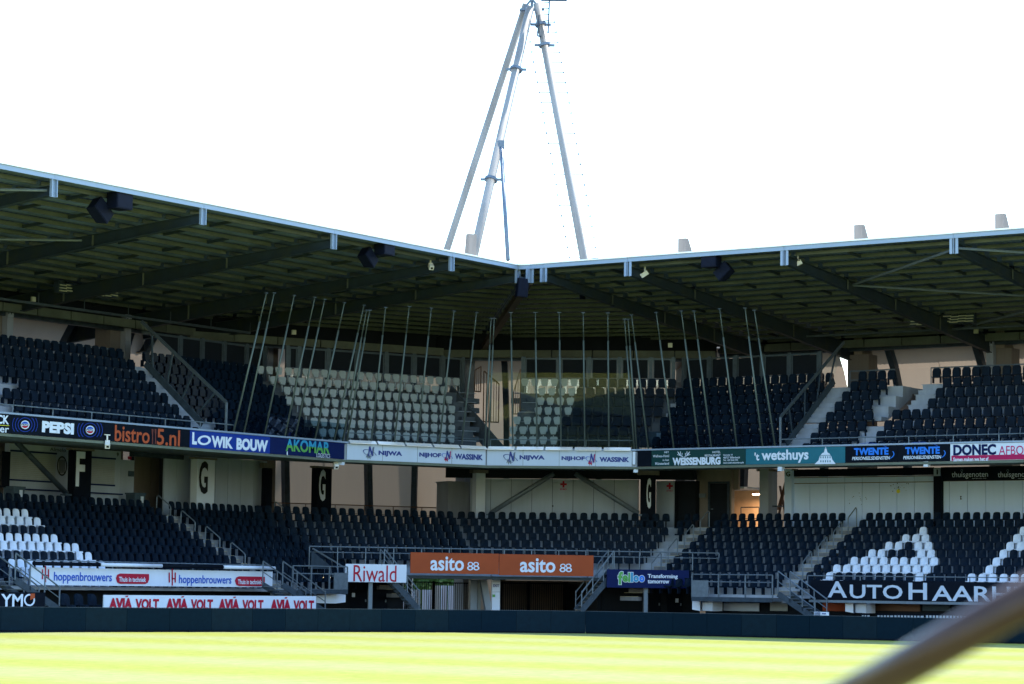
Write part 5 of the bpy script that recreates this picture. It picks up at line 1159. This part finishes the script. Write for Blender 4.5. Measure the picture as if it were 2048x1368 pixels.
# posters in the right recess
for xa, xb, mm, lab in ((1447, 1518, 'board_grey', 'dim grey poster with lettering under the right side deck'), (1540, 1575, 'shutter', 'dim poster partly hidden by the right deck stairs'), (1645, 1690, 'orange_print', 'dim reddish poster under the black board'), (1745, 1840, 'rail_brown', 'long dim brown poster under the black board'), (1845, 1900, 'bin', 'dim dark poster under the black board right of the brown one')):
    s0, s1, z0, z1 = span('R', 1.05, xa, xb, 1206, 1222); t = Thing('poster', lab, 'poster', 'R', (s0, 1.05, z0)); t.part('sheet', MB().box(s0, s1, 1.05, 1.08, z0, z1), M[mm])
# low white fence pieces behind the perimeter boards on the right
for i, (xa, xb) in enumerate(((1722, 1738), (1753, 1785), (1787, 1846), (1850, 1932))):
    s0, s1 = hs('R', -8, xa, 1235), hs('R', -8, xb, 1235); z1 = hit('R', -8, xa, 1229)[1]
    t = Thing('low_fence', f'low pale barrier, {ordn(i+1)} from left behind the right perimeter boards', 'fence', 'R', (s0, -8, 0), 'low pale barriers behind the perimeter boards')
    t.part('panel', MB().box(s0, s1, -7.98, -7.95, .3, z1-.03), M['board_grey']); t.part('rail', MB().box(s0, s1, -8.03, -7.99, z1-.02, z1+.03), M['board_black'])
    n = max(3, int((s1-s0)/.14)); t.part('bars', MB_bars(s0, s1, n, z1) if False else (lambda m: ([m.box(s0+(s1-s0)*j/n, s0+(s1-s0)*j/n+.035, -8.02, -7.99, .05, z1-.03) for j in range(n)], m)[1])(MB()), M['board_black'])
t = Thing('small_sign', 'small white sign with a striped half behind the perimeter boards', 'sign', 'R', (hs('R', -9, 1628, 1235), -9, 0))
s0, s1, z0, z1 = span('R', -9, 1628, 1641, 1223.5, 1236); t.part('panel', MB().box(s0, s1, -9, -8.96, 0, z1), M['board_white'])
for i in range(5): x = 1629.5+i*2.3; shape(t, 'stripe', -9.02, [(x, 1224), (x+.9, 1224), (x+.9, 1235), (x, 1235)], M['navy'])
s2, s3, z2, z3 = span('R', -9, 1642, 1657, 1224, 1231.5); t.part('plate', MB().box(s2, s3, -9, -8.96, z2, z3), M['board_white']); shape(t, 'stripe', -9.02, [(1644, 1226.5), (1652, 1226.5), (1652, 1228.5), (1644, 1228.5)], M['navy_letters'])
# ================================================================== perimeter boards
LEDP = [(50, 69.2), (57, 67.1), (62.85, 65.2), (67.65, 63.7), (72.65, 62.0), (77.86, 59.9), (81.6, 57.8), (84.7, 54.9), (85.3, 51.2), (85.7, 46.8), (86.0, 42.7), (86.6, 37.0), (87.3, 30.0), (88, 22)]
ti = 0
for a, b in zip(LEDP, LEDP[1:]):
    a = Vector(a); b = Vector(b); d = b-a; L_ = d.length; ang = math.atan2(d.y, d.x)
    mid = (a+b)/2; px = proj(Vector((mid.x, mid.y, .4)))[0]
    t = Thing('perimeter_board', f"dark switched-off perimeter screen, {ordn(ti+1)} section from the left along the pitch", 'perimeter board', 'W', (0, 0, 0), 'dark perimeter screens along the pitch'); ti += 1
    t.root.matrix_world = Matrix.Translation((a.x, a.y, 0)) @ Matrix.Rotation(ang, 4, 'Z')
    n = max(1, round(L_/1.6)); w = L_/n
    for i in range(n):
        t.part('screen_cabinet', MB().box(i*w+.006, (i+1)*w-.006, 0, .12, .07, .875), M[random.choice(('led', 'led', 'led_b'))])
        t.part('skirt', MB().box(i*w+.006, (i+1)*w-.006, .02, .10, .004, .068), M['board_black'])
        t.part('foot', MB().box(i*w+w*.45, i*w+w*.6, -.05, .9, 0, .065).bar((i*w+w*.52, .13, .7), (i*w+w*.52, .85, .06), .04, .04), M['board_black'])
    t.part('cap_rail', MB().box(0.004, L_-.004, .0, .12, .88, .895), M['steel_dark'])
# ================================================================== floodlight mast behind the corner
def mast():
    D = 150.0
    def at(x, y, dist):
        r = ray(x, y); k = dist/math.hypot(r.x, r.y); return CAMP+r*k
    apex = at(1064, -14, D)
    t = Thing('floodlight_mast', 'tall three-legged steel floodlight mast rising behind the corner roof', 'mast', 'W', (apex.x, apex.y, 0))
    def leg(top, low, dt, dl, r):
        a, b = at(*top, dt), at(*low, dl); k = a.z/(a.z-b.z); g = a+(b-a)*k; return a, g
    legs = [((1052, 8), (900, 480), 150.5, 153.5, .23), ((1060, 16), (950, 500), 149.4, 143.5, .27), ((1074, 8), (1167, 515), 149.8, 147, .245)]
    out = []
    for i, (a, b, da, db, r) in enumerate(legs):
        p, q = leg(a, b, da, db, r); out.append((p, q)); ob = t.part('leg', MB().tube(p, q, r*.93, 14, r*1.05), M['mast'], smooth=True)
        for f in {0: (), 1: (.11, .30), 2: (.035, .07)}[i]:
            c = p.lerp(q, f*1.02); d = (q-p).normalized(); t.part('flange', MB().tube(c-d*.08, c+d*.08, r*1.45, 12), M['steel'], parent=ob)
            u = rt*1.0; t.part('lug', MB().bar(c-u*.62, c+u*.62, .16, .14), M['steel'], parent=ob)
    # climbing pegs on the right leg
    p, q = out[2]; d = (q-p).normalized(); L_ = (q-p).length; mb = MB(); nrm = rt
    n = int(L_*.62/.66)
    for i in range(n):
        c = p+d*(1.2+i*.66)
        for sg_ in (-1, 1):
            e = c+nrm*sg_*(.85); mb.tube(c, e, .026, 4); mb.tube(e-Vector((0, 0, .07)), e+Vector((0, 0, .07)), .045, 4)
    t.part('climbing_pegs', mb, M['steel'], kind='stuff')
    # prop from the roof to the middle leg
    a = at(1002, 290, 145.8); b = at(1016, 520, 141); t.part('prop', MB().tube(a, b, .12, 10), M['steel'], smooth=True); t.part('prop_collar', MB().tube(a-Vector((0, 0, .25)), a+Vector((0, 0, .25)), .22, 10), M['steel'])
    # head: collar, cross plates, platform with ladder
    h = apex
    t.part('head_block', MB().tube(h-Vector((0, 0, .0)), h+Vector((0, 0, 2.5)), .55, 14), M['edge'], smooth=False)
    hb = MB()
    for dx, dz in ((-.5, -1.0), (.5, -1.0), (0, -1.3)): hb.bar(h+rt*dx+Vector((0, 0, dz)), h-rt*dx*.4+Vector((0, 0, -.1)), .12, .12)
    hb.bar(h-rt*.75+Vector((0, 0, -1.05)), h+rt*.75+Vector((0, 0, -1.0)), .3, .12); t.part('head_bracing', hb, M['steel'])
    ld_ = MB(); b0 = at(1076, 72, 149.2); b1 = at(1092, 0, 149.2); b2 = at(1100, 0, 149.2)
    ld_.tube(at(1096, 66, 149.2), at(1099, -5, 149.2), .05, 5); ld_.tube(at(1075, 72, 149.2), at(1078, 30, 149.2), .05, 5); ld_.tube(at(1075, 72, 149.2), at(1082, 73, 149.2), .05, 5)
    for y in (6, 18, 30, 42): ld_.tube(at(1086, y, 149.2), at(1098, y-1, 149.2), .03, 4)
    ld_.tube(at(1082, 0.5, 149.2), at(1134, 1.0, 149.2), .06, 5); t.part('ladder', ld_, M['steel_dark'])
    t.part('lamp_platform', MB().add([tuple(h+rt*u_+fw*v_+Vector((0, 0, w_))) for w_ in (2.6, 2.8) for u_, v_ in ((-3, -1), (3, -1), (3, 1), (-3, 1))], [(0,1,2,3),(4,7,6,5),(0,4,5,1),(1,5,6,2),(2,6,7,3),(3,7,4,0)]), M['steel'])
    for i in range(5):
        c = h+rt*(-2.4+1.2*i)+Vector((0, 0, 3.3)); t.part('lamp_head', MB().box(c.x-.4, c.x+.4, c.y-.3, c.y+.3, c.z-.4, c.z+.4), M['steel_dark'])
mast()
# ================================================================== things hanging under the roof
def roofz(sg, o):
    r = o+{'L': 6.4, 'A': 6.4, 'B': 6.2, 'R': 5.8}[sg]; return rz(r)
def hang(px, py, sg, o): s, z = hit(sg, o, px, py); return s, z
def speaker(px, py, sg, o, w, h, d, rotz, tilt, label):
    s, z = hang(px, py, sg, o)
    t = Thing('loudspeaker', label, 'loudspeaker', sg, (s, o, z), 'loudspeakers hanging under the roof')
    t.root.matrix_world = t.root.matrix_world @ Matrix.Rotation(rotz, 4, 'Z') @ Matrix.Rotation(tilt, 4, 'Y')
    t.org = (0, 0, 0)
    c = MB().add([(-w/2, -d/2, -h/2), (w/2, -d/2, -h/2), (w/2*.8, d/2, -h/2), (-w/2*.8, d/2, -h/2), (-w/2, -d/2, h/2), (w/2, -d/2, h/2), (w/2*.8, d/2, h/2), (-w/2*.8, d/2, h/2)], [(0,3,2,1),(4,5,6,7),(0,1,5,4),(1,2,6,5),(2,3,7,6),(3,0,4,7)])
    t.part('cabinet', c, M['speaker']); t.part('grille', MB().box(-w/2*.9, w/2*.9, -d/2-.02, -d/2-.004, -h/2*.88, h/2*.88), M['speaker'])
    t.part('bracket', MB().bar((-.12, 0, h/2), (-.12, 0, h/2+.2), .04, .04).bar((.12, 0, h/2), (.12, 0, h/2+.2), .04, .04).bar((-w*.35, 0, h/2+.05), (w*.35, 0, h/2+.05), .05, .05), M['steel_dark'])
R_ = math.radians
speaker(238, 403, 'L', -6.1, .85, .6, .6, 0, 0, 'large black box loudspeaker under the left roof edge')
speaker(199, 421, 'L', -5.6, .9, .55, .5, 0, R_(40), 'tilted black loudspeaker left of the large left one')
speaker(768, 498, 'L', -6.1, .75, .55, .6, 0, 0, 'large black box loudspeaker near the middle of the left roof edge')
speaker(735, 515, 'L', -5.6, .8, .5, .5, 0, R_(40), 'tilted black loudspeaker beside the middle box loudspeaker')
speaker(1043, 576, 'B', -4.0, .5, .85, .5, R_(25), R_(5), 'black loudspeaker hanging in the roof corner')
speaker(1424, 524, 'R', -5.5, .75, .5, .6, 0, 0, 'large black box loudspeaker under the right roof edge')
speaker(1449, 543, 'R', -5.1, .75, .5, .5, 0, R_(-40), 'tilted black loudspeaker beside the right box loudspeaker')
for i, (x, y, sg, w_) in enumerate(((213, 470, 'L', 'first small speaker from the left'), (481, 517, 'L', 'second small speaker from the left'), (720, 555, 'L', 'third small speaker from the left'), (889, 580, 'L', 'fourth small speaker from the left'),
        (1165, 592, 'R', 'fifth small speaker from the left'), (1384, 579, 'R', 'sixth small speaker from the left'), (1690, 561, 'R', 'seventh small speaker from the left'), (2022, 538, 'R', 'last small speaker on the right'))):
    s, z = hit(sg, .5, x, y); t = Thing('small_speaker', f'{w_} hanging under the roof', 'loudspeaker', sg, (s, .5, z), 'small black speakers hanging under the roof')
    t.part('cabinet', MB().box(s-.11, s+.11, .4, .6, z-.17, z+.13), M['speaker']); t.part('hanger', MB().bar((s, .5, z+.13), (s, .5, roofz(sg, .5)-.3), .03, .03), M['steel_dark'])
def cctv(x, y, sg, o, d, label):
    s, z = hit(sg, o, x, y); t = Thing('security_camera', label, 'camera', sg, (s, o, z), 'white security cameras')
    t.part('arm', MB().bar((s, o, z+.1), (s, o, z+.38), .05, .05).bar((s-.15, o, z+.39), (s+.15, o, z+.39), .06, .03), M['camera_white'])
    t.part('housing', MB().bar((s-.18*d, o+.05, z+.1), (s+.24*d, o-.12, z-.1), .2, .19), M['camera_white']); t.part('lens', MB().bar((s+.2*d, o-.12, z-.08), (s+.24*d, o-.135, z-.1), .1, .1), M['board_black'])
cctv(861, 533, 'L', -5.4, -.3, 'white dome camera under the left roof near the corner'); cctv(893, 530, 'L', -5.4, 1, 'white camera just right of the dome camera'); cctv(1290, 549, 'R', -4.6, -.6, 'white camera under the right roof nearest the corner'); cctv(1596, 528, 'R', -4.6, -.8, 'white camera under the right roof further right')
cctv(214, 889, 'L', -.1, -.4, 'white camera under the bistro board'); cctv(671, 931, 'L', .3, -.3, 'small dome camera under the Akomar board')
for x, y, sg, lab in ((684, 925, 'L', 'white lamp box under the right end of the Akomar board'), (1271, 940, 'B', 'white lamp box under the corner board right end'), (1852, 928, 'R', 'white lamp box under the right TWENTE board'), (1560, 937, 'R', 'grey lamp box above the letter G post')):
    s, z = hit(sg, .1, x, y); single('lamp_box', MB().add([(s-.1, .05, z-.12), (s+.1, .05, z-.12), (s+.14, .0, z+.1), (s-.06, .0, z+.1), (s-.1, .3, z-.1), (s+.1, .3, z-.1), (s+.14, .3, z+.12), (s-.06, .3, z+.12)], [(0,1,2,3),(4,7,6,5),(0,3,7,4),(1,5,6,2),(3,2,6,7),(0,4,5,1)]), M['white_print'], lab, 'lamp', sg, (s, .05, z))
# floodlight clusters deep under the roofs
def cluster(sg, o, pts, label):
    s0, z0 = hit(sg, o, *pts[0]); t = Thing('floodlight_cluster', label, 'floodlights', sg, (s0, o, z0))
    for x, y in pts:
        s, z = hit(sg, o, x, y); h = t.part('lamp_frame', MB().box(s-.26, s+.26, o+.02, o+.3, z-.28, z+.25), M['steel_dark'])
        for i in range(4): zz = z-.2+i*.13; t.part('louvre', MB().bar((s-.22+.02*i, o-.01+.03*i, zz), (s+.2+.02*i, o-.01+.03*i, zz), .12, .045), M['lamp_face'], parent=h)
cluster('L', 8.5, [(126, 573), (139, 573), (154, 578), (168, 578), (186, 582), (200, 582), (215, 583), (228, 582)], 'cluster of small floodlights under the far left roof')
cluster('R', 10.5, [(1829, 640), (1842, 641), (1861, 637), (1876, 638), (1893, 635), (1908, 636), (1924, 634), (1938, 634)], 'cluster of small floodlights under the far right roof')
for x, y, sg, o, lab in ((68, 598, 'L', 10, 'small pale lamp beside the left floodlight cluster'), (1951, 662, 'R', 13, 'small pale lamp below the right floodlight cluster'), (588, 664, 'A', 8.6, 'small pale lamp at the left end of the corner window screens'), (1340, 690, 'B', 8.5, 'small pale lamp at the right end of the corner window screens')):
    s, z = hit(sg, o, x, y); single('small_lamp', MB().box(s-.1, s+.12, o, o+.1, z-.12, z+.1), M['lamp_face'], lab, 'lamp', sg, (s, o, z))
# ================================================================== blurred handrail right by the camera
def nearrail():
    def at(x, y, dist): r = ray(x, y); return CAMP+r*(dist/r.dot(fw))
    a, b = at(1655, 1420, 2.3), at(2140, 1148, 2.2)
    t = Thing('near_handrail', 'blurred brown handrail close to the camera at the lower right', 'handrail', 'W', tuple(a))
    t.part('tube', MB().tube(a, b, .0185, 24), M['rail_near'], smooth=True)
    mid = b+(b-a)*.1; t.part('baluster', MB().tube(mid, (mid.x, mid.y, .9), .02, 12), M['rail_near'], smooth=True)
nearrail()

# conduits running along the back of the roof
for sg, o, x0, x1, z, lab in (('L', 9.0, -20, 500, 14.0, 'long thin conduit pipe under the back of the left roof'), ('R', 11.0, 1500, 2100, 14.43, 'long thin conduit pipe under the back of the right roof')):
    s0, s1 = hs(sg, o, x0, 640), hs(sg, o, x1, 660)
    t = Thing('conduit', lab, 'pipe', sg, (s0, o, z)); t.part('pipe', MB().tube((s0, o, z), (s1, o, z), .06, 8), M['steel_mid'])
    n = int((s1-s0)/2.6)
    for i in range(n+1): s = s0+(s1-s0)*i/n; t.part('hanger', MB().box(s-.015, s+.015, o-.015, o+.015, z+.06, z+.5), M['steel_mid'])
